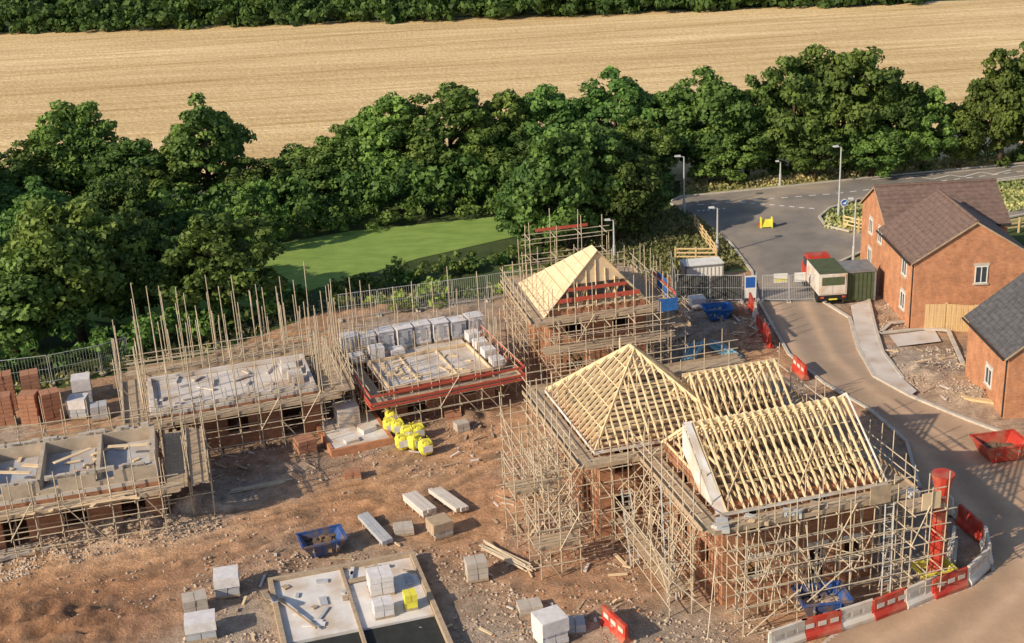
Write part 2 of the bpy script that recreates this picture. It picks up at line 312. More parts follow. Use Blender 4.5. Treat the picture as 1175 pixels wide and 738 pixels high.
def gridobj(name,X,Y,Z,keep,col,m):
    ny,nx=X.shape; co_=np.stack([X,Y,Z],-1).reshape(-1,3); idx=np.arange(nx*ny).reshape(ny,nx)
    kk=keep[:-1,:-1]&keep[1:,:-1]&keep[:-1,1:]&keep[1:,1:]
    q=np.stack([idx[:-1,:-1],idx[:-1,1:],idx[1:,1:],idx[1:,:-1]],-1)[kk]
    used=np.unique(q); re=np.full(nx*ny,-1); re[used]=np.arange(len(used)); q=re[q]; co_=co_[used]; cc=col.reshape(-1,3)[used]
    me=bpy.data.meshes.new(name); me.vertices.add(len(co_)); me.vertices.foreach_set('co',co_.ravel())
    me.loops.add(q.size); me.loops.foreach_set('vertex_index',q.ravel().astype(np.int32))
    me.polygons.add(len(q)); me.polygons.foreach_set('loop_start',np.arange(0,q.size,4,dtype=np.int32))
    me.update(calc_edges=True); me.polygons.foreach_set('use_smooth',[True]*len(q))
    at=me.attributes.new('Col','FLOAT_COLOR','POINT'); at.data.foreach_set('color',np.c_[np.clip(cc,0,1),np.ones(len(cc))].ravel())
    me.materials.append(M[m]); me.update(); o=bpy.data.objects.new(name,me); bpy.context.collection.objects.link(o); return o
gridobj('site_ground',X,Y,Z,inside,col,'dirt')
def dirtz(x,y):
    j=int(round((x+45)/.25)); i=int(round((y-43)/.25))
    if 0<=i<X.shape[0] and 0<=j<X.shape[1]: return float(Z[i,j])
    return -.1
xs=np.arange(8,46,.2); ys=np.arange(44,104,.2); RX,RY=np.meshgrid(xs,ys); rin=inpoly(RX,RY,road)
ctr=px((960,790),(1080,725),(1150,660),(1140,585),(1075,510),(985,455),(935,410),(905,345)); dr,sr=dpoly(RX,RY,ctr)
rc=np.zeros(RX.shape+(3,)); rc[:]=C3(.48,.325,.215)
rc=mixc(rc,(.35,.28,.22),np.clip((RY-64)/16,0,1)*.9)
rc=mixc(rc,(.62,.43,.29),np.exp(-((np.abs(sr)-1.1)/.4)**2)*.7); rc=mixc(rc,(.31,.22,.155),np.exp(-((sr-2.6)/.5)**2)*.55); rc=mixc(rc,(.66,.43,.27),np.exp(-((sr+3.2)/.9)**2)*.5); rc=mixc(rc,(.33,.24,.17),np.exp(-(sr/.4)**2)*.4); rc=mixc(rc,(.33,.24,.17),np.exp(-((sr-5)/.4)**2)*.4)
gridobj('site_road',RX,RY,np.zeros_like(RX)-.012,rin,rc,'road_dirt')
sheet('road_edge',road,-.03,'kerb')
sheet('road',junc,-.004,'asph')
def strip(name,pts,wd,z,m,th=.12):
    b=MB(); P=[G(*p) for p in pts]
    for i in range(len(P)-1):
        p,q=P[i],P[i+1]; 
        b.beam((p.x,p.y,z-th/2+.0005*i),(q.x,q.y,z-th/2+.0005*i),wd,th,0)
    return b.obj(name,[m])
strip('kerb',[(770,231),(780,226),(900,214.5),(1010,202.5),(1200,185)],.18,.10,'kerb')
strip('kerb',[(1200,202),(1060,217),(985,229),(952,239),(940,249),(947,259),(975,266)],.22,.10,'kerb')
strip('kerb',[(770,234),(792,249),(837,278),(863,312),(870,345),(885,372),(905,407),(945,440),(1000,472),(1040,507),(1055,560)],.18,.11,'kerb')
strip('kerb',[(1200,241),(1020,279),(985,291),(961,302),(946,324),(944,346),(975,365),(985,400),(1003,432),(1045,455),(1110,482),(1200,515)],.24,.10,'kerb')
sheet('pavement',px((976,352),(996,345),(1003,375),(1012,405),(1035,435),(1052,450),(1045,455),(1003,432),(985,400)),.09,'conc')
strip('kerb',[(997,345),(1004,375),(1013,405),(1036,435)],.18,.14,'kerb')
strip('kerb',[(1010,383),(1060,378),(1088,380),(1105,418)],.25,.12,'kerb')
strip('kerb',[(1010,383),(1022,372),(1068,366)],.22,.12,'kerb')
sheet('driveway',px((1020,385),(1058,380),(1072,378),(1080,392),(1030,398)),.02,'conc')
b=MB()
def dash(p,q,wd=.12,n=1,gap=.5):
    p=G(*p);q=G(*q)
    for i in range(n):
        a=p.lerp(q,i/n); c=p.lerp(q,(i+(1-gap if n>1 else 1))/n)
        d=(c-a).normalized(); s=Vector((-d.y,d.x,0))*wd/2
        b.add([(k.x,k.y,.004) for k in (a-s,c-s,c+s,a+s)],[(0,1,2,3)],0)
dash((800,235),(960,222),.18,10); dash((960,222),(1195,194),.18,16)
dash((1000,206),(1190,188.5),.14); dash((1000,224),(1190,199.5),.14)
zz=[(1040,205),(1055,203),(1070,205.5),(1090,201),(1105,203),(1125,197.5),(1140,200),(1160,195)]
for p,q in zip(zz[:-1],zz[1:]): dash(p,q,.16)
dash((800,242),(835,239),.25,6); dash((850,232),(940,240),.25,8)
arc=[(975,262),(955,258),(948,249),(958,241),(990,232)]
for p,q in zip(arc[:-1],arc[1:]): dash(p,q,.14)
dash((1010,271),(1190,236),.14)
b.obj('road_marking',['white'])
# ---------------------------------------------------------------- foliage
def leafmesh(name,C,Nn,size,sh,extra=None,leafm='leaf'):
    n=len(C); rv=rng.normal(size=(n,3)); nn=Nn+rv*.45; nn/=np.linalg.norm(nn,axis=1)[:,None]
    a=np.cross(nn,rng.normal(size=(n,3))); a/=np.linalg.norm(a,axis=1)[:,None]; b_=np.cross(nn,a)
    L=size[:,None]*a*.6; W=size[:,None]*b_*.40
    V=np.stack([C-L,C-W*1.0+L*.1,C+L,C+W+L*.1],1).reshape(-1,3)
    q=np.arange(4*n).reshape(n,4); ev=[];ef=[];em=[]
    if extra: ev,ef,em=extra.v,extra.f,extra.m
    nv=len(V); V2=np.vstack([V,np.array(ev).reshape(-1,3)]) if ev else V
    loops=list(q.ravel())+[i+nv for f in ef for i in f]
    starts=list(range(0,4*n,4)); s=4*n
    for f in ef: starts.append(s); s+=len(f)
    me=bpy.data.meshes.new(name); me.vertices.add(len(V2)); me.vertices.foreach_set('co',V2.ravel())
    me.loops.add(len(loops)); me.loops.foreach_set('vertex_index',np.array(loops,dtype=np.int32))
    me.polygons.add(len(starts)); me.polygons.foreach_set('loop_start',np.array(starts,dtype=np.int32))
    me.update(calc_edges=True)
    at=me.attributes.new('sh','FLOAT','FACE'); at.data.foreach_set('value',np.r_[sh,np.zeros(len(ef))])
    me.materials.append(M[leafm]); me.materials.append(M['bark'])
    me.polygons.foreach_set('material_index',np.r_[np.zeros(n),np.ones(len(ef))].astype(np.int32)); me.update()
    return me
def puffs(cs,rs,per,lsz,flat=.8):
    C=[];Nn=[];S=[];SH=[]
    for c,r in zip(cs,rs):
        k=max(20,int(per*(r/1.2)**2)); d=rng.normal(size=(k,3)); d[:,2]=np.abs(d[:,2])*1.0-.35*rng.random(k)*2; d/=np.linalg.norm(d,axis=1)[:,None]
        rad=r*(.66+.44*rng.random(k)); p=np.array(c)+d*rad[:,None]*np.array([1,1,flat])
        C.append(p);Nn.append(d);S.append(lsz*(.6+.8*rng.random(k))); base=rng.random()*.5+.15
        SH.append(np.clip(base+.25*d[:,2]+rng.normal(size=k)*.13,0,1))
    return np.vstack(C),np.vstack(Nn),np.concatenate(S),np.concatenate(SH)
FORMS=[(.7,1.25,115,'leaf',1),(.6,1.0,140,'leaf2',1),(.8,1.35,100,'leaf',.95),(.5,.95,135,'leaf2',1.1),(.65,1.15,120,'leaf2',1),(.6,1.1,125,'leaf',1.05),(.55,1.0,140,'leaf',.95)]
def treemesh(i):
    ra,rb,n,lm,tall=FORMS[i]; cs=[];rs=[]; p1,p2,p3=R(0,6),R(0,6),R(0,6)
    for k in range(n):
        d=Vector((random.gauss(0,1),random.gauss(0,1),random.gauss(.18,.9))).normalized()
        a=math.atan2(d.y,d.x); lump=1+.13*math.sin(2*a+p1)+.09*math.sin(3*a+p2)+.12*math.sin(4*d.z+a*1.0+p3)
        rad=R(.45,1)**.45*lump; wz=5.0 if d.z>0 else 5.2
        # broader below, domed above
        hw=3.75*(1+.12*(-d.z)) 
        r=R(ra,rb)*(1.05-.2*max(0,d.z))
        cs.append((d.x*hw*rad,d.y*hw*rad,6.1+d.z*wz*rad*tall*.93)); rs.append(r)
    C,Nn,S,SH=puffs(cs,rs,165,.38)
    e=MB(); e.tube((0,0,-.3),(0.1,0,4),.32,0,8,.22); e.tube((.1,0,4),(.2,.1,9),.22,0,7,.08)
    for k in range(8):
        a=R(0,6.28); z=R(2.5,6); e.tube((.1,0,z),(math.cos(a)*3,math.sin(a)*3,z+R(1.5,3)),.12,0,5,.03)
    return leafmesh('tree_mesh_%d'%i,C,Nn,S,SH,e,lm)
TM=[treemesh(i) for i in range(7)]
cnt=[0]
def tree(u,vb,vt,wpx,mi=None,kind='oak_tree'):
    P=G(u,vb,-.15); h=topz(P,u,vt)+.15; D=depth(P); wd=wpx*D/F; cnt[0]+=1
    o=bpy.data.objects.new(kind,TM[(cnt[0]*3+random.randrange(2))%7 if mi is None else mi]); bpy.context.collection.objects.link(o)
    o.location=P; o.scale=(wd/8.8,wd/8.8*R(.9,1.1),h/11.7); o.rotation_euler=(0,0,R(0,6.28))
for t in [(-30,290,172,130,0),(10,275,176,110,2),(55,255,155,95,5),(102,248,112,115,4),(155,255,150,110,0),(245,245,110,120,6),(200,255,164,90,3),(305,248,178,90,5),(355,238,162,95,0),(400,232,142,90,2),(450,225,104,112,1),(522,222,95,130,4),(580,218,100,105,1),(632,212,96,110,2),
  (708,208,80,118,5),(754,206,94,92,0),(808,204,78,110,2),(857,202,90,92,6),(908,200,60,108,5),(967,198,42,118,0),(1020,198,78,88,2),(1060,197,97,78,1),(1100,194,116,60,4),(1147,192,52,95,1),(1190,190,48,104,5),
  (480,228,150,95,4),(545,226,160,90,1),(600,232,155,85,5),(425,230,180,70,6),(690,235,135,90,0),(735,222,135,80,2),(835,211,140,85,0),(935,207,132,85,6),(1000,204,138,75,2)]: tree(*t)
for t in [(95,390,222,150,4),(20,405,262,150,0),(165,370,240,105,2),(262,370,238,130,1),(-40,400,235,150,5),(215,335,262,80,0),(60,330,205,110,6),(150,310,195,100,5),(300,290,207,62,3)]: tree(*t,kind='ash_tree')
for t in [(655,288,130,125,0),(612,280,188,82,5),(712,280,165,95,2),(742,256,190,62,6)]: tree(*t,kind='maple_tree')
def hedge(name,pts,h,wd,lsz=.3,dens=1.0,leafm='leaf',hv=.3):
    P=[G(*p) for p in pts]; cs=[];rs=[]
    for a,c in zip(P[:-1],P[1:]):
        L=(c-a).length; n=int(L*dens*max(1,h*wd/4))+1
        for i in range(n):
            q=a.lerp(c,R(0,1)); d=(c-a).normalized(); s=Vector((-d.y,d.x,0))*R(-wd/2,wd/2)
            r=min(h*.4,R(.6,1.2)*max(.6,h/4)); z=R(.2,1)*(h*(1+R(-hv,hv*.3))-r)
            cs.append((q.x+s.x,q.y+s.y,max(0,z))); rs.append(r)
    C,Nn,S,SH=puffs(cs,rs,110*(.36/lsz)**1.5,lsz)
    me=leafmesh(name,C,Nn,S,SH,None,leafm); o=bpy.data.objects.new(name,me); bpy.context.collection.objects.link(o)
hedge('hedge',[(310,276),(450,258),(610,240)],2.6,3,.3,1.8,'leaf2')
hedge('hedge',[(215,395),(345,352),(480,322),(610,298),(640,285)],2.2,2.2,.3,1.8)
hedge('hedge',[(345,350),(480,322),(612,292)],1.3,1.4,.28,1.4)
hedge('hedge',[(-60,440),(60,425),(180,400),(330,350)],3,4,.34,1.3)
hedge('hedge',[(-60,320),(120,290),(300,258),(600,228),(760,218)],5,6,.45,.6)
hedge('hedge',[(790,209),(900,199),(1050,189),(1200,178)],3.2,3,.36,1.2)
hedge('hedge',[(380,360),(470,350),(600,330)],1.8,3,.28,1.3,'leaf2')
hedge('distant_treeline',[(-60,38),(150,33),(330,26),(520,22),(700,15),(880,8),(1060,2)],6,7,.9,.3,hv=.6)
hedge('distant_treeline',[(-60,15),(300,12),(520,6),(900,-8)],11,25,1.1,.09,hv=.5)
def weeds(name,poly,n,h,leafm='weed'):
    P=px(*poly); x0=min(p.x for p in P);x1=max(p.x for p in P);y0=min(p.y for p in P);y1=max(p.y for p in P)
    xx=rng.uniform(x0,x1,n);yy=rng.uniform(y0,y1,n); k=inpoly(xx,yy,P); xx=xx[k];yy=yy[k]
    C=np.c_[xx,yy,-.1+rng.random(len(xx))**2*h]; Nn=rng.normal(size=C.shape); Nn[:,2]*=.3
    sh=np.array([min(1,max(0,.5+.6*noise.noise(Vector((x*.3,y*.3,0))))) for x,y in zip(xx,yy)])+rng.normal(size=len(xx))*.15
    me=leafmesh(name,C,Nn,np.full(len(C),.3),np.clip(sh,0,1),None,leafm); o=bpy.data.objects.new(name,me); bpy.context.collection.objects.link(o)
weeds('tall_grass',[(600,330),(640,285),(700,262),(775,240),(800,250),(830,275),(855,306),(800,315)],16000,.5)
weeds('tall_grass',[(945,262),(950,243),(1010,227),(1200,205),(1200,238),(1140,246),(1010,264)],14000,.4)
weeds('tall_grass',[(780,222),(1200,182),(1200,172),(780,210)],12000,.45)
weeds('tall_grass',[(-60,470),(115,430),(240,402),(380,350),(600,333),(600,326),(380,342),(230,392),(110,420),(-60,460)],9000,.5)
# ---------------------------------------------------------------- buildings helpers
def wall(b,p,q,z0,z1,t,ops=(),m=0):
    p=Vector(p);q=Vector(q);L=(q-p).length;d=(q-p)/L;n=Vector((-d.y,d.x))*t
    def seg(s0,s1,a,c):
        if s1-s0<1e-3 or c-a<1e-3:return
        A=p+d*s0;B=p+d*s1; vs=[(A.x,A.y),(B.x,B.y),(B.x+n.x,B.y+n.y),(A.x+n.x,A.y+n.y)]
        b.add([(x,y,a) for x,y in vs]+[(x,y,c) for x,y in vs],[(0,3,2,1),(4,5,6,7),(0,1,5,4),(1,2,6,5),(2,3,7,6),(3,0,4,7)],m)
    cols=sorted(set((o[0],o[1]) for o in ops)); s=0
    for s0,s1 in cols:
        seg(s,s0,z0,z1); z=z0
        for o in sorted([o for o in ops if (o[0],o[1])==(s0,s1)],key=lambda o:o[2]): seg(s0,s1,z,o[2]); z=o[3]
        seg(s0,s1,z,z1); s=s1
    seg(s,L,z0,z1)
def room(b,x0,y0,x1,y1,z0,z1,t=.3,f=(),r=(),k=(),l=(),m=0):
    wall(b,(x0,y0),(x1,y0),z0,z1,t,f,m); wall(b,(x1,y1),(x0,y1),z0,z1,t,k,m)
    wall(b,(x1,y0+t),(x1,y1-t),z0,z1,t,r,m); wall(b,(x0,y1-t),(x0,y0+t),z0,z1,t,l,m)
def scaffold(b,sides,lifts,decks,top,sp=1.5,wd=1.15,off=.3,z0=-.12,brace=.5,tv=.9,r=.029,over=True,toe=True):
    for p,q,n in sides:
        p=Vector((*p,0));q=Vector((*q,0));n=Vector((*n,0)); L=(q-p).length; d=(q-p)/L; k=max(1,round(L/sp)); 
        for row,o in enumerate((off,off+wd)):
            for i in range(k+1):
                s=L*i/k+R(-.12,.12); P=p+d*s+n*o
                tz=top+R(-.5,tv) if row else top+R(-1.2,tv*.5)
                b.tube(P+Vector((0,0,z0)),P+Vector((R(-.1,.1),R(-.1,.1),tz)),r,0)
            for z in lifts:
                e=R(.2,.7); b.tube(p-d*e+n*(o+.04)+Vector((0,0,z-.06)),q+d*R(.2,.7)+n*(o+.04)+Vector((0,0,z-.06)),r,0)
                if row: b.tube(p-d*.3+n*(o+.05)+Vector((0,0,z-.75+R(-.1,.1))),q+d*.3+n*(o+.05)+Vector((0,0,z-.75)),r*.9,0)
        for i in range(k+1):
            for z in lifts:
                P=p+d*(L*i/k)+Vector((0,0,z-.02)); b.tube(P+n*(off-.35),P+n*(off+wd+R(.1,.35)),r,0)
        for i in range(k):
            if random.random()<brace:
                za=random.choice([z0]+list(lifts[:-1])) if len(lifts)>1 else z0; o=off+wd+.07
                A=p+d*(L*i/k)+n*o; B=p+d*(L*(i+1)/k)+n*o
                if random.random()<.5:A,B=B,A
                b.tube(A+Vector((0,0,za)),B+Vector((0,0,za+1.8)),r,0)
            if random.random()<brace*.6:
                za=random.choice([z0]+list(lifts[:-1])) if len(lifts)>1 else z0
                A=p+d*(L*i/k); b.tube(A+n*off+Vector((0,0,za)),A+n*(off+wd)+Vector((0,0,za+1.7)),r,0)
        ov=wd*.9 if over else 0
        for z in decks:
            nb=5
            for j in range(nb):
                s=-ov+R(-.15,.1)
                while s<L+ov*.3:
                    l=min(R(3.2,3.9),L+ov+R(-.1,.2)-s); o=off+.08+(wd-.1)*(j+.5)/nb
                    if l>.3: b.beam(p+d*(s+.02)+n*o+Vector((0,0,z+.03+R(0,.02))),p+d*(s+l)+n*o+Vector((0,0,z+.03+R(0,.03))),.205,.04,1)
                    s+=l
            for hz in(.5,1.0): b.tube(p-d*ov+n*(off+wd-.06)+Vector((0,0,z+hz)),q+d*ov+n*(off+wd-.06)+Vector((0,0,z+hz)),r,0)
            if toe: b.beam(p-d*ov+n*(off+wd-.05)+Vector((0,0,z+.13)),q+d*ov+n*(off+wd-.05)+Vector((0,0,z+.13)),.035,.17,1)
def rect_sides(x0,y0,x1,y1,which='frbl'):
    S={'f':((x0,y0),(x1,y0),(0,-1)),'r':((x1,y0),(x1,y1),(1,0)),'b':((x1,y1),(x0,y1),(0,1)),'l':((x0,y1),(x0,y0),(-1,0))}
    return [S[c] for c in which]
def truss(b,x,y0,y1,ze,zr,oh=.35,w=.055,h=.13,web=True,ax='x'):
    ym=(y0+y1)/2; sl=(zr-ze)/(ym-y0)
    def P(y,z): return (x,y,z) if ax=='x' else (y,x,z)
    b.beam(P(y0-oh,ze-oh*sl),P(ym,zr),w,h); b.beam(P(y1+oh,ze-oh*sl),P(ym,zr),w,h)
    b.beam(P(y0,ze+.02),P(y1,ze+.02),w,h)
    if web:
        q=(y1-y0)
        for a,c in((.25,.33),(.5,.33),(.5,.67),(.75,.67)):
            za=ze+sl*min(a,1-a)*q-.05; b.beam(P(y0+a*q,za),P(y0+c*q,ze),w*.8,h*.7)
# ---------------------------------------------------------------- main house pair with trusses
def house_main():
    E=empty('unfinished_brick_house',(8.7,49.9),15)
    b=MB(); wf=[(1.2,2.2,.9,2.1),(1.2,2.2,3.3,4.5),(4.2,5.1,0,2.1),(4.2,5.1,3.4,4.5),(6.0,6.9,.9,2.1)]
    wl=[(1.5,2.6,.9,2.1),(1.5,2.6,3.3,4.5),(4,5,3.3,4.5),(4,5,.9,2.1)]
    room(b,0,0,7.5,6.8,-.15,4.95,.3,wf,[(2,3.2,.9,2.1),(2,3.2,3.3,4.5)],(),wl)
    room(b,-3,7.6,3.4,14.8,-.15,4.95,.3,[(.8,1.8,.9,2.1),(.8,1.8,3.3,4.5)],(),(),[(1.2,2.4,.9,2.1),(1.2,2.4,3.3,4.5),(4.4,5.4,3.3,4.5),(4.4,5.4,0,2.1)])
    room(b,3.6,7.1,7.4,12.2,-.15,4.85,.3,(),[(1.5,2.8,3.3,4.5),(1.5,2.8,.9,2.1)])
    b.obj('walls',['brickB'],E)
    b=MB()
    for x0,y0,x1,y1 in((.31,.31,7.19,6.49),(-2.69,7.91,3.09,14.49),(3.91,7.41,7.09,11.89)):
        b.box(x0,y0,2.45,x1,y1,2.6,0); b.box(x0,y0,4.7,x1,y1,4.82,0)
    b.obj('floors',['floor'],E)
    b=MB()
    for s0,s1,za,zb in wf:
        y=.12
        for x in(s0,(s0+s1)/2-.03,s1-.06): b.box(x,y,za,x+.06,y+.06,zb)
        for z in(za,zb-.06): b.box(s0+.06,y+.01,z,s1-.06,y+.05,z+.06)
        b.box(s0-.1,-.03,zb+.003,s1+.1,-.003,zb+.18)
    b.obj('window_frames',['white'],E)
    b=MB(); x=0.05
    while x<7.6: truss(b,x,0,6.8,5.02+R(-.01,.01),7.5+R(-.02,.02)); x+=.42+R(-.03,.03)
    for xa in(.2,3.7):
        b.beam((xa,.1,5.2),(xa+3.2,3.3,7.35),.03,.12); b.beam((xa+3.4,6.7,5.2),(xa+.3,3.5,7.35),.03,.12)
    b.beam((0,3.4,7.38),(7.5,3.4,7.38),.05,.2); b.beam((0,1.5,5.1),(7.5,1.5,5.1),.04,.1); b.beam((0,5.2,5.1),(7.5,5.2,5.1),.04,.1)
    for i in range(2): b.beam((.1,1.2+i*1.2,5.8+i*.88),(7.4,1.2+i*1.2,5.8+i*.88),.03,.05)
    x=2.6
    while x<7.5: truss(b,x,7.2,12.1,4.92,7.0); x+=.42
    b.beam((2.2,9.65,6.95),(7.4,9.65,6.95),.05,.18); b.beam((3.2,11.9,5.1),(5.6,9.8,6.8),.03,.12); b.beam((4,7.4,5.1),(6.5,9.4,6.8),.03,.12)
    x0,x1,y0,y1=-3.3,3.7,7.3,15.1; ax=.2; ya,yb=11.0,11.6; za=8.15; ze=4.85
    A=Vector((ax,ya,za));B=Vector((ax,yb,za))
    cor=[Vector((x0,y0,ze)),Vector((x1,y0,ze)),Vector((x1,y1,ze)),Vector((x0,y1,ze))]
    for c,a in zip(cor,(A,A,B,B)): b.beam(c,a,.06,.2)
    b.beam(A,B,.06,.2)
    def hipface(c0,c1,a0,a1,n):
        for i in range(1,n):
            t=i/n; p=c0.lerp(c1,t)
            L=(c1-c0).length; s=t*L; d=(c1-c0)/L; s0=(a0-c0).dot(d); s1=(a1-c0).dot(d)
            if s<s0: q=c0.lerp(a0,s/s0)
            elif s>s1: q=c1.lerp(a1,(L-s)/(L-s1))
            else: q=a0.lerp(a1,(s-s0)/max(1e-4,(s1-s0)))
            b.beam(p,q,.055,.13)
        for t in(.2,.4,.6,.8): b.beam(c0.lerp(a0,t),c1.lerp(a1,t),.03,.07)
    hipface(cor[0],cor[1],A,A,17); hipface(cor[1],cor[2],A,B,18); hipface(cor[2],cor[3],B,B,17); hipface(cor[3],cor[0],B,A,18)
    for i in range(12): b.beam((x0+.3,y0+.6*i+.3,5.0),(x1-.3,y0+.6*i+.3,5.0),.055,.12)
    for i in range(5): b.beam((ax,y0+1+i*1.2,5),(ax,y0+1+i*1.2,min(8,5+(.4+i)*1.1)),.06,.1)
    b.obj('roof_trusses',['timb'],E)
    b=MB(); b.slab([(-.4,-.3,4.8),(.05,-.3,4.85),(-.1,3.3,7.62),(-.4,3.3,7.62)],.04); b.slab([(-.44,.0,4.95),(-.44,3.4,7.5),(-.44,3.4,6.2),(-.44,1.4,4.95)],.05)
    b.beam((7.75,3.4,7.6),(7.75,-.35,4.87),.03,.12); b.beam((7.75,3.4,7.6),(7.75,7.1,4.87),.03,.12)
    b.beam((-.3,-.38,4.8),(7.8,-.38,4.8),.03,.15); b.beam((-3.35,7.2,4.8),(-3.35,15.1,4.8),.03,.15); b.beam((-3.3,7.2,4.8),(0,7.2,4.8),.03,.15)
    b.obj('fascia_boards',['insul'],E)
    S=MB(); L=[1.5,3.0,4.5]
    scaffold(S,rect_sides(0,0,7.5,6.8,'f'),L,[4.5],5.9,1.0,brace=.8); scaffold(S,rect_sides(0,0,7.5,6.8,'l'),L,[4.5],5.9,1.15,brace=.8); scaffold(S,rect_sides(0,0,7.5,6.8,'r'),L,[4.5],5.9,1.2,brace=.7)
    scaffold(S,rect_sides(0,0,7.5,6.8,'f'),[.7,2.2,3.7],[],4.9,2.2,wd=.9,off=1.45,brace=.8)
    scaffold(S,rect_sides(0,0,7.5,6.8,'l'),[1.2,2.6],[1.2],4.0,2.0,wd=1.0,off=1.5,brace=.8,toe=False,over=False)
    scaffold(S,rect_sides(-3,7.6,3.4,14.8,'fl'),L,[4.5],5.9,1.1,brace=.8)
    scaffold(S,rect_sides(-3,7.6,3.4,14.8,'l'),[1.3,2.7,4.0],[],4.8,1.7,off=1.55,wd=1.3,brace=.8)
    scaffold(S,rect_sides(3.6,7.1,7.4,12.2,'r'),L,[4.5],6.0,1.2,brace=.6)
    scaffold(S,rect_sides(-3,7.6,7.3,14.8,'b'),L,[4.5],6.0,1.5,brace=.5)
    scaffold(S,[((7.6,-1.55),(9.2,-1.55),(0,-1))],L,[4.5],6.0,.8,off=0,wd=1.2,brace=.9,over=False)
    scaffold(S,[((-7.2,9.6),(-5.0,9.6),(0,-1))],[1.4,2.8,4.2],[2.8],5.2,1.1,off=0,wd=1.6,brace=.8,over=False)
    scaffold(S,[((-7.0,6.4),(-4.9,6.4),(0,-1))],[1.4,2.6],[1.4],3.6,1.1,off=0,wd=1.5,brace=.8,over=False)
    for i in range(30):
        x=R(-2,8.5); S.tube((x,R(-2.7,-1.5),R(0,3)),(x+R(-1.4,1.4),R(-1.7,-.6),R(2,5)),.027,0)
    for i in range(34):
        y=R(0,13); xx=-4.4 if y>7 else -1.4; S.tube((xx+R(-1.6,0),y,R(0,3)),(xx+R(-.4,.8),y+R(-1.5,1.5),R(2,5.4)),.027,0)
    for x,y,x2,y2,z0,z1 in((-2.2,1,-1.6,3.2,0,4.8),(-2.6,4.5,-2.4,6.2,0,3.2),(6.4,-2.6,6.9,-1.7,0,4.6)):
        for s in(0,.42): S.beam((x+s,y,z0),(x2+s,y2,z1),.05,.08,3)
        for i in range(14): 
            t=(i+.5)/14; S.beam((x+(x2-x)*t,y+(y2-y)*t,z0+(z1-z0)*t),(x+.42+(x2-x)*t,y+(y2-y)*t,z0+(z1-z0)*t),.03,.03,3)
    for i in range(9): S.cbox((R(-1,7),-.9+R(-.3,.3),4.65),(R(.3,1.1),R(.2,.5),R(.08,.25)),random.choice([1,3]),R(0,3))
    for i in range(6): S.cbox((R(7.8,9),R(-2.4,3),4.62),(R(.4,1.0),R(.3,.6),R(.1,.4)),random.choice([1,1,3]),R(0,3))
    S.slab([(6.2,-1.62,4.6),(7.2,-1.62,4.6),(7.2,-1.62,5.5),(6.2,-1.62,5.5)],.05,1)
    S.slab([(8.0,-2.8,4.6),(8.9,-2.8,4.6),(8.9,-2.8,5.4),(8.0,-2.8,5.4)],.05,4)
    S.obj('scaffold',['pole','board','redw','steel','timb2'],E)
    b=MB(); z=4.9
    for i in range(8):
        b.tube((9.75,-1.6,z),(9.75,-1.6,z-.64),.36,0,12,.28); z-=.58
    b.tube((9.75,-1.6,5.5),(9.75,-1.6,4.9),.52,0,12,.36)
    b.obj('rubbish_chute',['red'],E)
house_main()
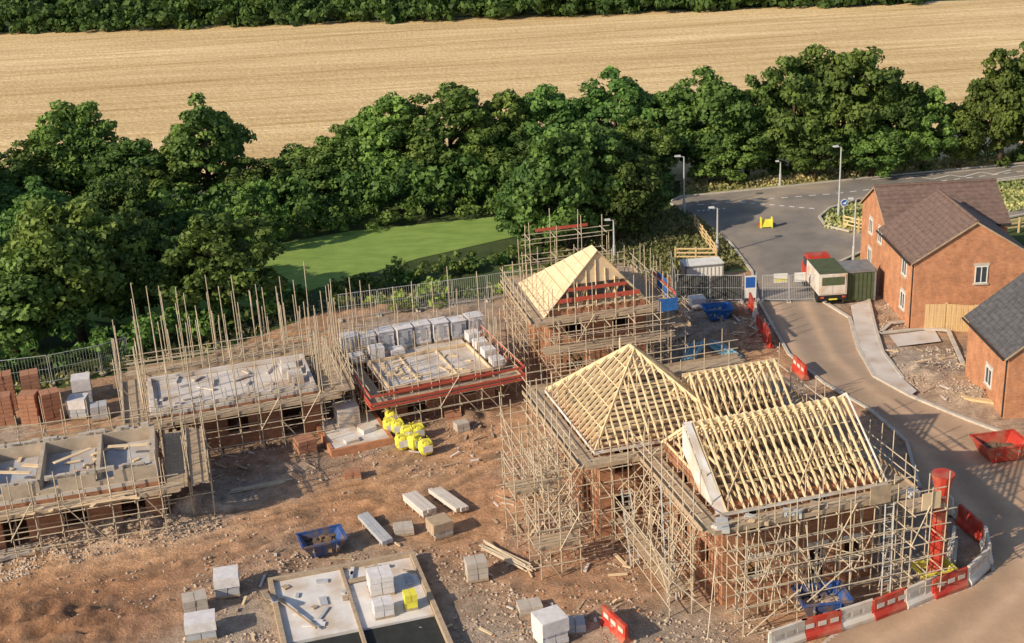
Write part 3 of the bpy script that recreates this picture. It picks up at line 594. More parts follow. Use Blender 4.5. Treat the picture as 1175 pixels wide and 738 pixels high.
# ---------------------------------------------------------------- back house
def house_back():
    E=empty('unfinished_brick_house',(2.3,75.2),12); W,D=6.2,6.4
    b=MB(); room(b,0,0,W,D,-.15,4.95,.3,[(1,2.1,.9,2.1),(1,2.1,3.3,4.4),(4.1,5.2,3.3,4.4),(4.1,5.2,0,2.1)],[(2,3.3,3.3,4.4)],(),[(2,3.3,3.3,4.4),(2,3.3,.9,2.1)])
    b.obj('walls',['brickB'],E)
    b=MB(); b.box(.31,.31,2.45,W-.31,D-.31,2.6); b.box(.31,.31,4.7,W-.31,D-.31,4.85); b.obj('floors',['floor'],E)
    zr=8.5; sl=(zr-5)/(W/2); rb=.9
    b=MB(); y=.1
    while y<rb+.1: truss(b,y,0,W,5.0,zr,ax='y',oh=.4); y+=.4
    A=Vector((W/2,rb,zr))
    for i in range(1,12):
        t=i/12; p=Vector((W*t,D,5)); c=Vector((0,D,5)) if t<.5 else Vector((W,D,5)); q=c.lerp(A,min(1,2*min(t,1-t))); b.beam(p,q,.05,.12)
    for i in range(9):
        y=rb+(D-rb)*i/9; f=1-(i/9); b.beam((W+.3,y,4.7),(W-(W/2)*f,y,5+(zr-5)*f),.05,.12)
    b.obj('roof_trusses',['timb'],E)
    b=MB(); o=.4; z0=5-o*sl+.12
    b.slab([(-o,-.25,z0),(W/2,-.25,zr+.12),(W/2,rb,zr+.12),(-o,D+.3,z0)],.05)
    b.slab([(W/2+.01,-.25,zr+.12),(W/2+1.4,-.25,zr+.12-1.4*sl),(W/2+1.4,rb,zr+.12-1.4*sl),(W/2+.01,rb,zr+.12)],.05)
    b.slab([(1.3,-.08,6.55),(W-1.3,-.08,6.55),(W/2,-.08,zr)],.05)
    b.obj('roof_boards',['timb2'],E)
    b=MB()
    for k in range(1,8):   # battens on the boarded slope
        t=k/8; b.beam((-o+(W/2+o)*t-.03,-.2,z0+(zr+.12-z0)*t+.03),(-o+(W/2+o)*t-.03,D+.3-(D+.3-rb)*t-.1,z0+(zr+.12-z0)*t+.03),.04,.03)
    for i in range(9): b.tube((.6+i*.6,-.14,5.0),(.6+i*.6,-.14,5+min(i+1,9-i)*.6),.04,0)
    b.obj('battens',['timb'],E)
    b=MB(); b.beam((.5,-.2,5.6),(W-.4,-.2,5.6),.05,.28); b.beam((1.2,-.3,6.3),(4.9,-.3,6.3),.04,.22)
    b.beam((W+1.5,-1.3,5.6),(W+1.5,3,5.6),.04,.2); b.beam((1.2,D+1.4,7.8),(4.8,D+1.4,7.8),.04,.2)
    b.obj('guard_boards',['redw'],E)
    S=MB(); L=[1.6,3.2,4.6]
    scaffold(S,rect_sides(0,0,W,D,'flrb'),L,[4.6],6.5,1.15,brace=.7,tv=1.1); scaffold(S,rect_sides(0,0,W,D,'f'),L,[3.2],5.0,1.5,off=1.5,brace=.7,toe=False); scaffold(S,rect_sides(0,0,W,D,'r'),L,[3.2],5.2,1.6,off=1.5,brace=.7)
    scaffold(S,rect_sides(.5,0,W-.5,D,'b'),[6.2,7.6],[],8.4,1.6,z0=4.6)
    S.obj('scaffold',['pole','board'],E)
    b=MB(); b.box(W+1.55,.4,4.75,W+1.6,2.3,5.9); b.box(W+.3,-1.8,4.7,W+1.5,-1.75,5.5); b.obj('debris_netting',['bluet'],E)
house_back()
# ---------------------------------------------------------------- first-floor deck houses
def packs(b,x,y,z,w,d,h,m,mw,n=3):
    b.box(x,y,z,x+w,y+.1,z+.12,mw); b.box(x,y+d/2-.05,z,x+w,y+d/2+.05,z+.12,mw); b.box(x,y+d-.1,z,x+w,y+d,z+.12,mw)
    k=max(2,int(h/.24)); 
    for i in range(k):
        for j in range(2):
            a=R(-.02,.02); c=R(-.02,.02); b.box(x+w*j/2+.012+a,y+.01+c,z+.125+i*(h/k),x+w*(j+1)/2-.012+a,y+d-.01+c,z+.125+(i+1)*(h/k)-.02,m)
def deckhouse(org,rot,W,D,z,name='unfinished_ground_floor_house',red=False,top=6.6,sides='frbl',cells=3,wm='brickB',par=.0,lift=None):
    E=empty(name,org,rot); b=MB()
    nw=max(1,int(W/2.6)); zt=min(2.1,z-.5); ops=[(W*(i+.5)/nw-.6,W*(i+.5)/nw+.6,.7 if i%2 else 0,zt) for i in range(nw)]
    room(b,0,0,W,D,-.15,z-.2,.3,ops,[(D*.3,D*.3+1.3,.8,zt)],(),[(D*.3,D*.3+1.3,.8,zt)]); b.obj('walls',[wm],E)
    b=MB(); 
    n=int(W/.6)
    for i in range(n):
        x=W*i/n; b.box(x+.01,0,z-.2,x+W/n-.015,D,z-.02+R(0,.02),0)
    b.obj('floor_deck',['conc'],E)
    if par>0:
        b=MB()
        room(b,.05,.05,W-.05,D-.05,z,z+par,.28,[( .6+i*(W-1)/cells,.6+i*(W-1)/cells+.9,z+.3,z+par) for i in range(cells)],(),(),(),0)
        for i in range(1,cells): b.box(W*i/cells-.1,.34,z,W*i/cells+.1,D-.34,z+par,0)
        b.obj('block_walls',['cream'],E)
        b=MB()
        for i in range(40): x=R(.3,W-.5); b.box(x,.08,z+par+.001,x+.42,.28,z+par+R(.1,.22))
        for i in range(40): x=R(.3,W-.5); b.box(x,D-.3,z+par+.001,x+.42,D-.08,z+par+R(.1,.22))
        b.obj('loose_blocks',['block'],E)
    S=MB(); L=[z*.5,z-.3]
    scaffold(S,rect_sides(0,0,W,D,sides),L,[z-.3],top,1.25,brace=.6,tv=1.5)
    if red:
        for p,q in(((-1.5,-1.5),(W+1.5,-1.5)),((-1.5,-1.5),(-1.5,D+1.5)),((W+1.5,-1.5),(W+1.5,D+1.5))):
            for zz in(z+.0,z+.5): S.beam((*p,zz),(*q,zz),.05,.13,2)
            S.beam((*p,z-.25),(*q,z-.25),.06,.13,2)
        S.beam((-.1,-.1,z+.05),(W,-.1,z+.05),.12,.14,2)
    S.obj('scaffold',['pole','board','redw'],E)
    return E
E=deckhouse((-7.5,71.1),20,6.6,6.2,2.0,red=True,top=5.0)
b=MB()
for i in range(8):
    x=-1.2+i*1.2; y=6.0+R(-.15,.15); h=R(1.0,1.4); packs(b,x,y,2.02,1.0,1.0,h,3 if i%3 else 0,2)
    b.box(x-.03,y-.03,2.14+h,x+1.03,y+1.03,2.17+h,1); b.box(x-.03,y-.03,2.3,x-.01,y+1.03,2.1+h,1); b.box(x+.3,y-.04,2.4,x+.65,y-.02,2.0+h,0)
for i in range(4): packs(b,6.7,.2+i*1.5,2.02,.8,.9,R(.3,.6),3,2)
for x in(-1.0,.3,1.6): packs(b,x,4.9,2.02,.9,.8,R(.3,.9),3,2)
b.obj('block_packs',['gblk','film','board','film'],E)
b=MB(); room(b,.05,.05,6.55,4.7,2.02,2.2,.1,(),(),(),()); b.box(2,.4,2.0,2.1,4.6,2.1); b.box(4.4,.4,2.0,4.5,4.6,2.1)
for i in range(18): b.cbox((R(.5,6),R(.4,4.5),2.04),(R(.3,1.6),R(.08,.2),.06),0,R(0,3))
b.obj('wall_plates',['timb2'],E)
P=G(172,476,2.7); E=deckhouse((P.x,P.y),16,9.6,5.2,2.7,top=5.9,cells=3)
b=MB(); room(b,.1,.1,9.5,5.1,2.72,2.95,.2,(),(),(),()); 
for i in range(7): b.box(.4+i*1.3,.1,2.72,.5+i*1.3,.3,3.5)
for i in range(3): packs(b,7.6+R(0,.5),1+i*1.3,2.72,.9,.9,R(.3,.6),0,0)
for i in range(16): b.cbox((R(.5,9),R(.5,4.7),2.8),(R(.3,1.4),R(.1,.3),.08),0,R(0,3))
b.obj('wall_plates',['conc'],E)
S=MB(); scaffold(S,rect_sides(0,0,9.6,5.2,'b'),[2.4],[2.4],6.1,.9,off=1.8,brace=.3,tv=1.6); scaffold(S,[((9.6,5),(13.6,5),(0,1)),((10.2,0),(10.2,5),(1,0))],[1.4,2.6],[2.6],5.4,1.1,brace=.5,tv=1.5)
scaffold(S,[((-1.5,8.5),(13.6,8.5),(0,1))],[2.4],[],5.6,1.5,brace=.1,tv=2)
S.obj('rear_scaffold',['pole','board'],E)
P=G(182,548,2.7); c,s=math.cos(math.radians(14)),math.sin(math.radians(14)); W=14.5
E=deckhouse((P.x-W*c,P.y-W*s),14,W,5.2,2.7,top=4.0,cells=5,par=.75,sides='frl')
b=MB()
for i in range(5): b.box(-.1+i*W/5+.35,.45,2.73,-.1+(i+1)*W/5-.25,4.75,2.76,0)
b.obj('floor_sheets',['bayfl'],E)
b=MB()
for i in range(5): b.beam((.3+i*W/5+R(0,.4),2+R(-1,1),3.52),(.3+i*W/5+2.2,2.2+R(-1,1),3.52),.25,.05)
for i in range(26): b.cbox((R(1,W-1),R(.5,4.6),2.82),(R(.3,1.6),R(.1,.3),.06),0,R(0,3))
for i in range(10): b.beam((R(6,W),-1.5+R(-.3,.3),2.55),(R(8,W),-1.3+R(-.3,.3),2.6),.2,.04)
b.obj('loose_boards',['timb2'],E)
S=MB(); scaffold(S,rect_sides(0,0,W,5.2,'rb'),[1.4,2.4],[2.4],4.2,1.2,off=1.5,wd=1.0,brace=.6)
S.obj('loading_scaffold',['pole','board'],E)
# ---------------------------------------------------------------- finished houses
def windowset(b,x,y,z,w,h,face='f',d=0):
    t=.07
    def B(a0,z0,a1,z1,o0,o1,m):
        if face=='f': b.box(x+a0,y-o1,z+z0,x+a1,y-o0,z+z1,m)
        else: b.box(x-o1,y+a0,z+z0,x-o0,y+a1,z+z1,m)
    B(0,0,t,h,.005,.06,0);B(w-t,0,w,h,.005,.06,0);B(t,0,w-t,t,.005,.055,0);B(t,h-t,w-t,h,.005,.055,0);B(w/2-.03,t,w/2+.03,h-t,.005,.05,0)
    B(t,t,w/2-.03,h-t,.006,.02,1);B(w/2+.03,t,w-t,h-t,.006,.02,1); B(-.08,-.1,w+.08,-.003,.004,.1,2); B(-.1,h+.003,w+.1,h+.2,.004,.02,2)
def finished(name,org,rot,W,D,ze,zr,ax,wins,bm,tm):
    E=empty(name,org,rot); b=MB(); room(b,0,0,W,D,-.15,ze,.3)
    if ax=='y':
        for y in(0,D-.3): b.add([(0,y,ze),(W,y,ze),(W/2,y,zr-.05),(0,y+.3,ze),(W,y+.3,ze),(W/2,y+.3,zr-.05)],[(0,1,2),(5,4,3),(0,2,5,3),(1,4,5,2)],0)
    else:
        for x in(0,W-.3): b.add([(x,0,ze),(x,D,ze),(x,D/2,zr-.05),(x+.3,0,ze),(x+.3,D,ze),(x+.3,D/2,zr-.05)],[(2,1,0),(3,4,5),(0,3,5,2),(1,2,5,4)],0)
    b.obj('walls',[bm],E); b=MB(); o=.3
    if ax=='y':
        sl=(zr-ze)/(W/2)
        b.slab([(-o,-.15,ze-o*sl+.08),(W/2,-.15,zr+.08),(W/2,D+.15,zr+.08),(-o,D+.15,ze-o*sl+.08)],.12); b.slab([(W/2,-.15,zr+.08),(W+o,-.15,ze-o*sl+.08),(W+o,D+.15,ze-o*sl+.08),(W/2,D+.15,zr+.08)],.12)
        b.tube((W/2,-.17,zr+.08),(W/2,D+.17,zr+.08),.12,0,8)
    else:
        sl=(zr-ze)/(D/2)
        b.slab([(-.15,-o,ze-o*sl+.08),(W+.15,-o,ze-o*sl+.08),(W+.15,D/2,zr+.08),(-.15,D/2,zr+.08)],.12); b.slab([(-.15,D/2,zr+.08),(W+.15,D/2,zr+.08),(W+.15,D+o,ze-o*sl+.08),(-.15,D+o,ze-o*sl+.08)],.12)
        b.tube((-.17,D/2,zr+.08),(W+.17,D/2,zr+.08),.12,0,8)
    b.obj('roof',[tm],E); b=MB()
    if ax=='y':
        b.beam((-o,-.18,ze-o*sl-.0),(W/2,-.18,zr-.0),.03,.1,4); b.beam((W+o,-.18,ze-o*sl-.0),(W/2,-.18,zr-.0),.03,.1,4); b.tube((-o-.08,-.1,ze-.25),(-o-.08,D+.1,ze-.25),.07,3,6)
        b.tube((-.06,.2,0),(-.06,.2,ze-.3),.04,3,6)
    else:
        b.tube((-.1,-o-.08,ze-.22),(W+.1,-o-.08,ze-.22),.07,3,6); b.beam((-.18,-o,ze-o*sl-.02),(-.18,D/2,zr-.02),.03,.1,4); b.beam((-.18,D+o,ze-o*sl-.02),(-.18,D/2,zr-.02),.03,.1,4)
    for w_ in wins: windowset(b,*w_)
    b.obj('windows_and_trim',['white','glass','kerb','black','board'],E); return E
finished('brick_house',(26.7,81.3),0,7.7,7.6,4.9,7.35,'y',[(4.0,0,3.1,.85,1.2),(0,1.6,3.2,1,1.1,'l'),(0,1.6,.8,1,1.2,'l')],'brickA','tile')
finished('brick_house',(27.1,89.0),0,8.6,6.6,4.9,6.95,'x',[(0,1.2,3.2,.9,1.1,'l'),(0,3.6,.9,.9,1.1,'l'),(0,3.6,3.2,.9,1.1,'l')],'brickA','tile')
P=G(1152,480); finished('brick_house',(P.x,P.y),0,7,6.5,3.9,6.6,'y',[(0,2.2,.9,1,1.1,'l')],'brickA','tile2')
def timber_fence(pts,h=1.8):
    b=MB(); P=[G(*p) for p in pts]
    for a,c in zip(P[:-1],P[1:]):
        L=(c-a).length; n=int(L/.15); d=(c-a)/L; s=Vector((-d.y,d.x,0))
        for i in range(n): 
            q=a+d*(i+.5)*.15; b.beam((q.x,q.y,-.1),(q.x+R(-.01,.01),q.y,h+R(-.02,.02)),.13,.03,0)
        for z in(.4,1.0,1.6): b.beam(a+s*.05+Vector((0,0,z)),c+s*.05+Vector((0,0,z)),.05,.08,0)
        for i in range(int(L/1.8)+1): q=a+d*min(L,i*1.8)+s*.1; b.box(q.x-.05,q.y-.05,-.1,q.x+.05,q.y+.05,h+.05,0)
    b.obj('timber_fence',['fence'])
timber_fence([(1052,378),(1085,378),(1118,380)]); timber_fence([(1118,380),(1140,405)]); timber_fence([(1118,380),(1200,384)])
def rail_fence(pts,h=1.1):
    b=MB(); P=[G(*p) for p in pts]
    for a,c in zip(P[:-1],P[1:]):
        L=(c-a).length; d=(c-a)/L
        for i in range(int(L/1.6)+1): q=a+d*i*1.6; b.box(q.x-.06,q.y-.06,-.1,q.x+.06,q.y+.06,h+.1)
        for z in(.4,.72,1.05): b.beam(a+Vector((0,0,z)),c+Vector((0,0,z)),.05,.11)
    b.obj('post_and_rail_fence',['fence'])
rail_fence([(968,262),(985,266),(1010,268)]); rail_fence([(797,262),(822,298)]); rail_fence([(775,300),(822,300)]); rail_fence([(1148,268),(1200,262)])
# ---------------------------------------------------------------- fences / hoarding
def heras(pts,name='mesh_site_fence',screen=None):
    P=[G(*p) for p in pts]; b=MB()
    for a,c in zip(P[:-1],P[1:]):
        L=(c-a).length; n=max(1,round(L/3.4)); d=(c-a)/n
        for i in range(n):
            p=a+d*i+d*.02; q=a+d*(i+1)-d*.02; z=Vector((0,0,1))
            for k in(p,q): b.tube(k,k+z*2,.022,0); b.cbox((k.x,k.y,.0),(.6,.2,.14),1,R(-.2,.2)+math.atan2(d.y,d.x)+1.57)
            b.tube(p+z*.15,q+z*.15,.02,0); b.tube(p+z*2,q+z*2,.02,0); b.tube(p+z*1.05,q+z*1.05,.012,0)
            for j in range(1,16): k=p.lerp(q,j/16); b.tube(k+z*.15,k+z*2,.008,0,3)
            if screen and random.random()<screen: b.slab([p+z*.2+d*.01,q+z*.2-d*.01,q+z*1.95-d*.01,p+z*1.95+d*.01],.01,2)
    return b.obj(name,['steel','kerb','black'])
heras([(0,447),(60,440),(118,428),(150,418)]); heras([(874,346),(905,346),(938,345)],'site_gate')
heras([(775,345),(815,346),(852,346)],screen=1.0); heras([(775,345),(772,330),(770,316)],screen=1); heras([(600,338),(560,345),(480,356),(390,368)])
p=G(862,345); b=MB(); b.box(-.5,0,.2,.35,.04,1.9,0); b.box(-.42,-.01,1.0,.27,-.002,1.8,1); b.tube((-.5,.1,0),(-.5,.1,2.1),.04,2); b.tube((.35,.1,0),(.35,.1,2.1),.04,2); b.obj('site_notice_board',['white','stalk','steel'],loc=p)
p=G(905,340); b=MB(); b.box(-1.2,0,1.2,-.2,.03,1.9,0); b.box(.3,0,1.2,1.1,.03,1.9,0); b.box(-1.1,-.008,1.3,-.3,-.001,1.5,1); b.obj('gate_sign',['white','yel'],loc=p+Vector((0,-.35,0)))
def container(u,v,L,W,Hh,m,rot,name='site_container'):
    b=MB(); b.box(0,0,0.02,L,W,Hh,0)
    for i in range(int(L/.3)): b.box(.1+i*.3,-.04,.2,.22+i*.3,-.001,Hh-.2,0)
    for x in(0,L-.12): b.box(x,-.06,0,x+.12,-.001,Hh+.03,1)
    b.box(0,-.06,Hh-.12,L,-.045,Hh,1); b.box(-.03,-.03,Hh+.002,L+.03,W+.03,Hh+.06,1 if m!='white' else 0)
    b.obj(name,[m,'grey'],loc=G(u,v),rz=rot)
container(966,347,2.4,2.2,2.3,'green',.05)
container(786,322,3.0,1.6,1.1,'white',.1,'materials_crate')
def truck():
    b=MB(); P=G(955,350)
    b.box(-.95,0,.55,.95,3.6,.75,3); b.box(-1.0,0,.76,1.0,3.4,2.35,0); b.box(-.98,-.02,2.352,.98,3.38,2.38,2)
    b.box(-.9,-.04,.85,-.03,-.003,2.25,0); b.box(.03,-.04,.85,.9,-.003,2.25,0); b.box(-.8,-.06,1.5,.8,-.045,2.1,2)
    b.box(-.9,3.6,.5,.9,5.2,1.5,1); b.add([(-.9,3.65,1.5),(.9,3.65,1.5),(.9,5.15,1.5),(-.9,5.15,1.5),(-.8,3.75,2.45),(.8,3.75,2.45),(.8,4.7,2.45),(-.8,4.7,2.45)],[(4,5,6,7),(0,1,5,4),(1,2,6,5),(2,3,7,6),(3,0,4,7)],1)
    b.box(-.91,3.95,1.6,-.86,4.7,2.2,4)
    b.box(-.95,-.1,.4,.95,0,.54,3); b.box(-.9,-.12,.56,-.65,-.1,.7,1); b.box(.65,-.12,.56,.9,-.1,.7,1); b.box(-.3,-.12,.42,.3,-.1,.53,5)
    for x in(-.95,.7):
        for y in(.8,4.4): b.tube((x,y,.42),(x+.25,y,.42),.42,3,14)
    b.obj('box_truck',['barw','red','green','tyre','glass','yel'],loc=P,rz=.03)
truck()
# ---------------------------------------------------------------- street furniture
def lamp(u,vb,vt,arm=1.0):
    P=G(u,vb); h=topz(P,u,vt); b=MB(); b.tube((0,0,0),(0,0,1.2),.12,0,8); b.tube((0,0,1.2),(0,0,h-.1),.085,0,8,.055)
    b.tube((0,0,h-.1),(-.5*arm,-.05,h),.045,0,6); b.add([(-1.2*arm,-.15,h-.02),(-.4*arm,-.15,h-.04),(-.4*arm,.15,h-.04),(-1.2*arm,.15,h-.02),(-1.1*arm,-.11,h+.08),(-.45*arm,-.11,h+.1),(-.45*arm,.11,h+.1),(-1.1*arm,.11,h+.08)],
        [(0,3,2,1),(4,5,6,7),(0,1,5,4),(1,2,6,5),(2,3,7,6),(3,0,4,7)],0)
    b.obj('street_lamp',['steel'],loc=P)
lamp(785,245,179,.7); lamp(705,298,252,.6); lamp(962,250,168,.6); lamp(823,292,238,.6); lamp(979,300,228,.5); lamp(895,214,185,.4)
def sign(u,vb,vt,kind='round'):
    P=G(u,vb); h=topz(P,u,vt); b=MB(); b.tube((0,0,0),(0,0,h),.05,0,8)
    b.tube((0,-.09,h-.35),(0,-.05,h-.35),.32,1,20); b.tube((0,-.1,h-.35),(0,-.091,h-.35),.27,2,20)
    b.add([(-.2,-.105,h-.42),(.1,-.105,h-.5),(.2,-.105,h-.2)],[(0,1,2)],1)
    b.obj('road_sign',['steel','white','stalk'],loc=P)
sign(968,250,228)
P=G(880,262); b=MB(); b.box(-.5,0,0,-.42,.5,.9,0); b.box(.42,0,0,.5,.5,.9,0); b.slab([(-.5,0,.1),(.5,0,.1),(.5,.2,.75),(-.5,.2,.75)],.03,0); b.box(-.7,.6,0,.7,.66,.3,1); b.obj('roadworks_sign',['yel','red'],loc=P)
# ---------------------------------------------------------------- barriers
def barrier(p,rz,red):
    b=MB(); L=1.9; prof=[(-.22,0),(-.22,.16),(-.09,.34),(-.07,.95),(.07,.95),(.09,.34),(.22,.16),(.22,0)]
    k=len(prof); b.add([(-L/2,y,z) for y,z in prof]+[(L/2,y,z) for y,z in prof],[tuple(range(k-1,-1,-1)),tuple(range(k,2*k))]+[(i,(i+1)%k,k+(i+1)%k,k+i) for i in range(k)],0)
    for x in(-.6,0,.6): b.box(x-.2,-.105,.5,x+.2,-.092,.72,1)
    b.tube((-L/2-.04,0,.0),(-L/2-.04,0,.9),.06,0,6)
    b.obj('plastic_barrier',['red' if red else 'barw','barw' if red else 'kerb'],loc=p,rz=rz)
def barriers(pts,pat='wwr',off=0):
    P=[G(*p) for p in pts]; i=off
    for a,c in zip(P[:-1],P[1:]):
        L=(c-a).length; n=max(1,round(L/2.05)); d=(c-a)/n; rz=math.atan2(d.y,d.x)
        for k in range(n): barrier(a+d*(k+.5)+Vector((R(-.06,.06),R(-.06,.06),0)),rz+R(-.08,.08),pat[i%len(pat)]=='r'); i+=1
barriers([(885,745),(960,722),(1040,696),(1105,672),(1133,650),(1130,622),(1098,597),(1060,566)],'wrwrwrwwrwr')
barriers([(690,712),(725,745)],'r'); barriers([(868,372),(862,350)],'wr'); barriers([(905,420),(930,440)],'rw'); barriers([(1088,650),(1095,620)],'wr'); barriers([(885,400),(870,375)],'rr')
# ---------------------------------------------------------------- skips
def skip(u,v,m,rot,L=2.6,W=1.6,Hh=1.1,fill='stone'):
    P=G(u,v); b=MB(); 
    def ring(z,e,ins): return [(-L/2+ins-e,-W/2+ins*.4,z),(L/2-ins+e,-W/2+ins*.4,z),(L/2-ins+e,W/2-ins*.4,z),(-L/2+ins-e,W/2-ins*.4,z)]
    o0=ring(.08,0,.45);o1=ring(Hh,0,0);i1=ring(Hh,-.07,.06);i0=ring(.2,-.05,.5)
    vs=o0+o1+i1+i0; fs=[(3,2,1,0)]
    for a,c in((0,4),(4,8),(8,12)):
        for i in range(4): j=(i+1)%4; fs.append((a+i,a+j,c+j,c+i))
    fs.append((12,13,14,15)); b.add(vs,fs,0)
    for i in range(4):
        p=o1[i];q=o1[(i+1)%4]; b.beam(p,q,.09,.09,0)
    for s in(-1,1):
        for x in(-.5,.5): b.beam((x*L*.5,s*(W/2-.1),.15),(x*L*.55,s*(W/2+.01),Hh),.08,.05,0)
        for x in(-.6,.6): b.tube((x,s*(W/2+.0),Hh-.3),(x,s*(W/2+.12),Hh-.3),.06,2,8)
    for i in range(40): b.cbox((R(-L*.33,L*.33),R(-W*.33,W*.33),R(.3,Hh*.62)),(R(.15,.6),R(.1,.3),R(.08,.25)),1,R(0,3))
    b.obj('waste_skip',[m,fill,'grey'],loc=P,rz=rot)
skip(371,632,'blue',.35,2.2,1.5,.8,'floor'); skip(942,706,'blue',.1,2.2,1.6,1.1); skip(1146,524,'red',.15,2.5,1.8,1.0,'floor'); skip(823,366,'bluet',0,2.0,1.4,.9); skip(1070,668,'yel',.2,1.7,1.1,.8)
# ---------------------------------------------------------------- pallets
def pallet(name,u,v,w,d,h,m,rot=.25,wrap=None):
    b=MB(); packs(b,-w/2,-d/2,-.05,w,d,h,0,1)
    if wrap: b.box(-w/2-.02,-d/2-.02,h+.08,w/2+.02,d/2+.02,h+.11,2); b.box(-w/2-.03,-d/2-.03,h*.55,w/2+.03,-d/2-.012,h+.08,2); b.box(-w/2-.03,-d/2,h*.3,-w/2-.022,d/2,h+.08,2)
    b.obj(name,[m,'board',wrap or m],loc=G(u,v),rz=rot+R(-.25,.25))
for i,(u,v,n) in enumerate([(8,486,3),(38,484,3),(62,482,3),(10,468,2),(40,466,2)]):
    pallet('brick_pallet',u,v,1.1,1.0,1.9 if n==3 else 2.3,'bpal')
pallet('block_pallet',92,476,1.1,1.1,1.1,'gblk',wrap='film'); pallet('block_pallet',97,460,1.1,1.1,1.6,'gblk',wrap='film'); pallet('block_pallet',115,478,1,1,.8,'gblk')
pallet('brick_pallet',351,518,1.1,1.0,.8,'bpal'); pallet('brick_pallet',405,548,.9,.6,.4,'bpal'); 
pallet('block_pallet',262,678,1.1,1.1,.9,'gblk',wrap='film'); pallet('block_pallet',225,700,1.1,.9,.7,'block'); pallet('block_pallet',232,728,1.3,1.0,.8,'gblk',wrap='film')
pallet('block_pallet',505,612,1.0,1.0,.7,'block',wrap='board'); pallet('block_pallet',547,662,1.0,.8,.9,'block'); pallet('brick_pallet',463,610,1.0,.8,.3,'block'); pallet('block_pallet',632,735,1.2,1.1,1.2,'film',wrap='film')
pallet('brick_pallet',520,480,1.0,.8,.4,'bpal'); pallet('brick_pallet',608,700,1.1,.8,.3,'block'); pallet('block_pallet',530,494,.8,.7,.5,'block')
pallet('block_pallet',800,352,1.1,1.0,.7,'film'); pallet('brick_pallet',845,362,1.0,1,.6,'bpal'); pallet('block_pallet',660,722,.9,.8,.4,'gblk')
def bundle(u,v,L,W,Hh,m,rot,name):
    b=MB(); n=max(2,int(W/.22)); k=max(1,int(Hh/.14))
    for i in range(n):
        for j in range(k): o=R(-.18,.18); b.box(-L/2+o,-W/2+W*i/n+.015,.1+j*Hh/k,L/2+o,-W/2+W*(i+1)/n-.015,.1+(j+1)*Hh/k-.012-R(0,.02),0)
    for x in(-L*.35,0,L*.35): b.box(x-.06,-W/2,-.06,x+.06,W/2,.095,1)
    b.obj(name,[m,'board'],loc=G(u,v),rz=rot)
bundle(432,612,3.2,.6,.25,'gblk',2.05,'concrete_lintels'); bundle(481,583,2.3,.8,.4,'conc',2.1,'timber_bundle'); bundle(516,578,2.8,.7,.25,'conc',2.15,'timber_bundle')
bundle(90,622,8,.9,.2,'block',.36,'floor_beams'); bundle(1125,462,2,.5,.15,'fence',2.6,'timber_bundle')
# pipes and scaffold tube stacks
def pipes(name,u,v,L,n,rot,m,r=.06):
    b=MB()
    for i in range(n): x=R(-.3,.3); y=(i%6)*r*2.2; z=.05+(i//6)*r*2; a=R(-.04,.04); b.tube((-L/2+x,y-a*L,z),(L/2+x,y+a*L,z+R(0,.05)),r,0,7)
    b.obj(name,[m],loc=G(u,v),rz=rot)
pipes('drainage_pipes',800,408,3.0,14,1.2,'pipe',.07); pipes('drainage_pipes',835,402,2.6,9,2.0,'pipe',.07); pipes('scaffold_tube_stack',585,640,3.2,14,2.3,'pole',.035); pipes('scaffold_tube_stack',770,392,3.2,12,.6,'pole',.035); pipes('scaffold_tube_stack',300,560,3.0,10,.3,'pole',.035)
def bag(b,c,s,m=0):
    n=10; vs=[];fs=[]
    for j in range(7):
        t=j/6; z=(t)*s[2]; e=1-.25*abs(2*t-1)**3-(.12 if j==6 else 0)
        for i in range(n):
            a=2*math.pi*i/n; ca,sa=math.cos(a),math.sin(a); q=(abs(ca)**4+abs(sa)**4)**-.25
            vs.append((c[0]+ca*q*s[0]/2*e*R(.94,1.05),c[1]+sa*q*s[1]/2*e*R(.94,1.05),c[2]+z+R(-.02,.02)))
    for j in range(6):
        for i in range(n): fs.append((j*n+i,j*n+(i+1)%n,(j+1)*n+(i+1)%n,(j+1)*n+i))
    fs.append(tuple(range(6*n,7*n))); b.add(vs,fs,m)
    for x in(-1,1): 
        for y in(-1,1): b.tube((c[0]+x*s[0]*.35,c[1]+y*s[1]*.35,c[2]+s[2]*.95),(c[0]+x*s[0]*.2,c[1]+y*s[1]*.2,c[2]+s[2]*1.2),.03,m,4)
for u,v in[(450,486),(457,497),(468,504),(476,514),(489,520),(462,514),(448,496),(480,502)]:
    b=MB(); bag(b,(0,0,0),(.8,.75,.8)); b.box(-.28,-.41,.2,.28,-.39,.6,1); b.obj('bulk_bag',['yel','film'],loc=G(u,v)+Vector((0,0,.02)),rz=R(0,.9))
P=G(366,492); E=empty('concrete_floor_slab',P,20); b=MB(); b.box(0,-3.8,-.1,3.3,0.3,.3,0); b.obj('slab',['insul'],E)
b=MB(); room(b,-.2,-4.0,3.5,.5,-.1,.36,.19); b.obj('footing_wall',['brickA'],E)
b=MB()
for i in range(6): b.box(1.0+R(-.03,.03),-1.1,.32+i*.19,2.3,.1,.32+i*.19+.175,0)
b.cbox((2.4,-2.2,.43),(.9,.7,.25),0,.3); b.cbox((1.2,-3.2,.38),(.8,.5,.15),0,.1); b.obj('insulation_stack',['insul','yel'],E)
BL=G(308,672);BR=G(475,640); rot=math.degrees(math.atan2(BR.y-BL.y,BR.x-BL.x)); W=(BR-BL).length; D=9.0
cc,ss=math.cos(math.radians(rot)),math.sin(math.radians(rot)); org=(BL.x+ss*D,BL.y-cc*D)
E=empty('house_foundation',org,rot)
b=MB(); room(b,0,0,W,D,-.12,.42,.22,(),(),(),()); b.box(W*.48,.23,-.1,W*.48+.15,D-.23,.35); b.obj('footing_wall',['board'],E)
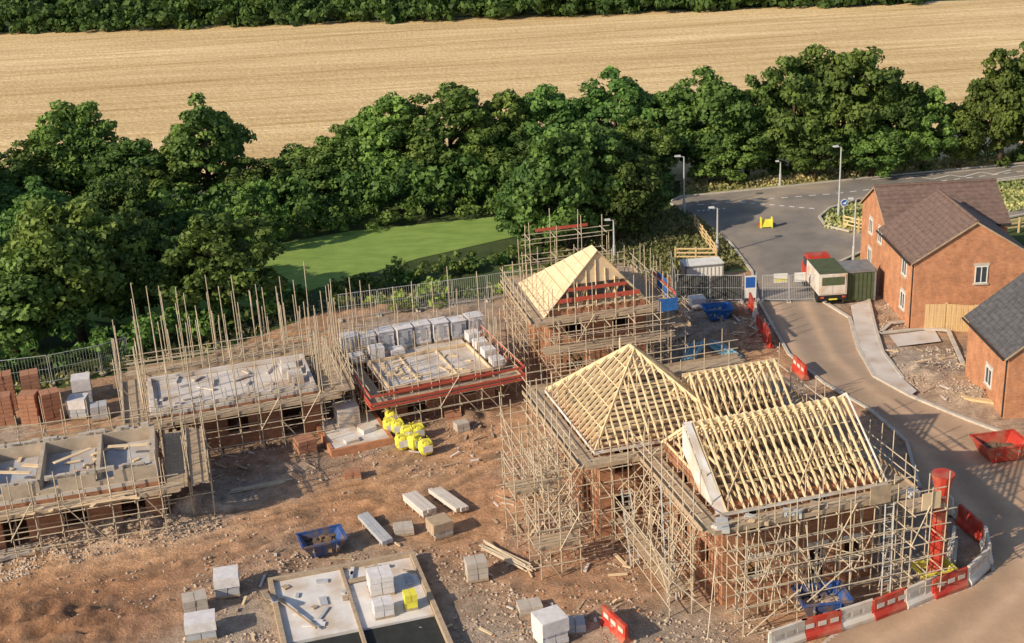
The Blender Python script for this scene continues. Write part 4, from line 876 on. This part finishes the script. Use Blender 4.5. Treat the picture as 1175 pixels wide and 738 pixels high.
b=MB(); b.box(.24,3.6,-.1,W*.48-.005,D-.24,.25); b.box(W*.48+.155,3.6,-.1,W-.24,D-.24,.2); b.obj('insulation_floor',['insul'],E)
b=MB(); b.box(.24,.24,-.1,W-.24,3.58,.1); b.obj('membrane',['black'],E)
b=MB()
for i in range(12): b.beam((R(.0,W),D+.15+R(0,.4),-.0),(R(.0,W),D+.1+R(0,.3),.1),.2,.04,1)
packs(b,W*.62,D-3.2,.2,1.1,1.1,.9,0,1); packs(b,W*.60,D-5.0,.2,.9,.8,.6,0,1); packs(b,W*.8,D-4.8,.2,.6,.6,.7,2,1); b.beam((.2,D-2,.5),(1.6,D-5,.45),.1,.08,1); b.beam((-.3,D-.5,.1),(-.2,D-3,1.1),.25,.05,1); b.beam((-.1,D-1,.1),(.1,D-3,.9),.25,.05,3)
for i in range(22): b.cbox((R(.4,W-.4),R(3.8,D-.5),.3),(R(.2,1),R(.08,.35),.06),random.choice([0,1,1,3]),R(0,3))
b.obj('materials',['film','board','yel','gblk'],E)
# ---------------------------------------------------------------- rubble and scattered timber
def inpx(poly,n):
    P=px(*poly); out=[]; x0=min(p.x for p in P);x1=max(p.x for p in P);y0=min(p.y for p in P);y1=max(p.y for p in P)
    while len(out)<n:
        x,y=R(x0,x1),R(y0,y1)
        if bool(inpoly(np.array([x]),np.array([y]),P)[0]): out.append((x,y))
    return out
def rubble(name,polys,m,smin,smax):
    b=MB()
    for poly,n in polys:
        for x,y in inpx(poly,n):
            if noise.noise(Vector((x*.5,y*.5,31)))<R(-.5,.35): continue
            s=smin+(smax-smin)*random.random()**4; z=dirtz(x,y); a=R(0,6.28)
            vs=[]
            for i in range(4): t=a+i*1.57+R(-.3,.3); vs.append((x+math.cos(t)*s*R(.6,1),y+math.sin(t)*s*R(.6,1),z+R(-.1,.4)*s))
            vs+=[(x+R(-.2,.2)*s,y+R(-.2,.2)*s,z+s*R(.5,.9))]
            b.add(vs,[(0,1,4),(1,2,4),(2,3,4),(3,0,4)],0)
    b.obj(name,[m])
rubble('rubble',[([(0,635),(250,580),(250,608),(0,668)],5200),([(0,650),(400,560),(420,640),(0,740)],1000),([(230,640),(560,620),(620,738),(200,738)],4200),([(240,480),(560,450),(600,540),(240,560)],2600),
   ([(560,560),(700,560),(760,738),(600,738)],1600),([(780,345),(870,350),(900,410),(800,390)],1500),([(1000,400),(1100,395),(1150,470),(1060,460)],3000),([(1000,350),(1045,345),(1050,375),(1010,380)],800),([(700,700),(900,720),(870,745),(690,745)],900)],'stone',.035,.16)
rubble('broken_brick',[([(240,480),(560,450),(600,540),(240,560)],700),([(560,560),(700,560),(760,738),(600,738)],600),([(780,345),(870,350),(900,410),(800,390)],450),([(230,640),(560,620),(620,738),(200,738)],400)],'bpal',.06,.16)
b=MB()
for poly,n in [([(240,480),(560,450),(600,540),(240,560)],55),([(560,560),(700,560),(760,738),(600,738)],55),([(780,345),(870,350),(900,410),(800,390)],45),([(230,640),(560,620),(620,738),(200,738)],25),([(1000,400),(1100,395),(1150,470),(1060,460)],20)]:
    for x,y in inpx(poly,n):
        a=R(0,3.14); l=R(.2,1.2); z=dirtz(x,y)+.05; b.beam((x,y,z),(x+math.cos(a)*l,y+math.sin(a)*l,z+R(0,.12)),R(.05,.16),.05,random.choice([0,1,1,2]))
b.obj('scattered_timber',['timb2','board','conc'])
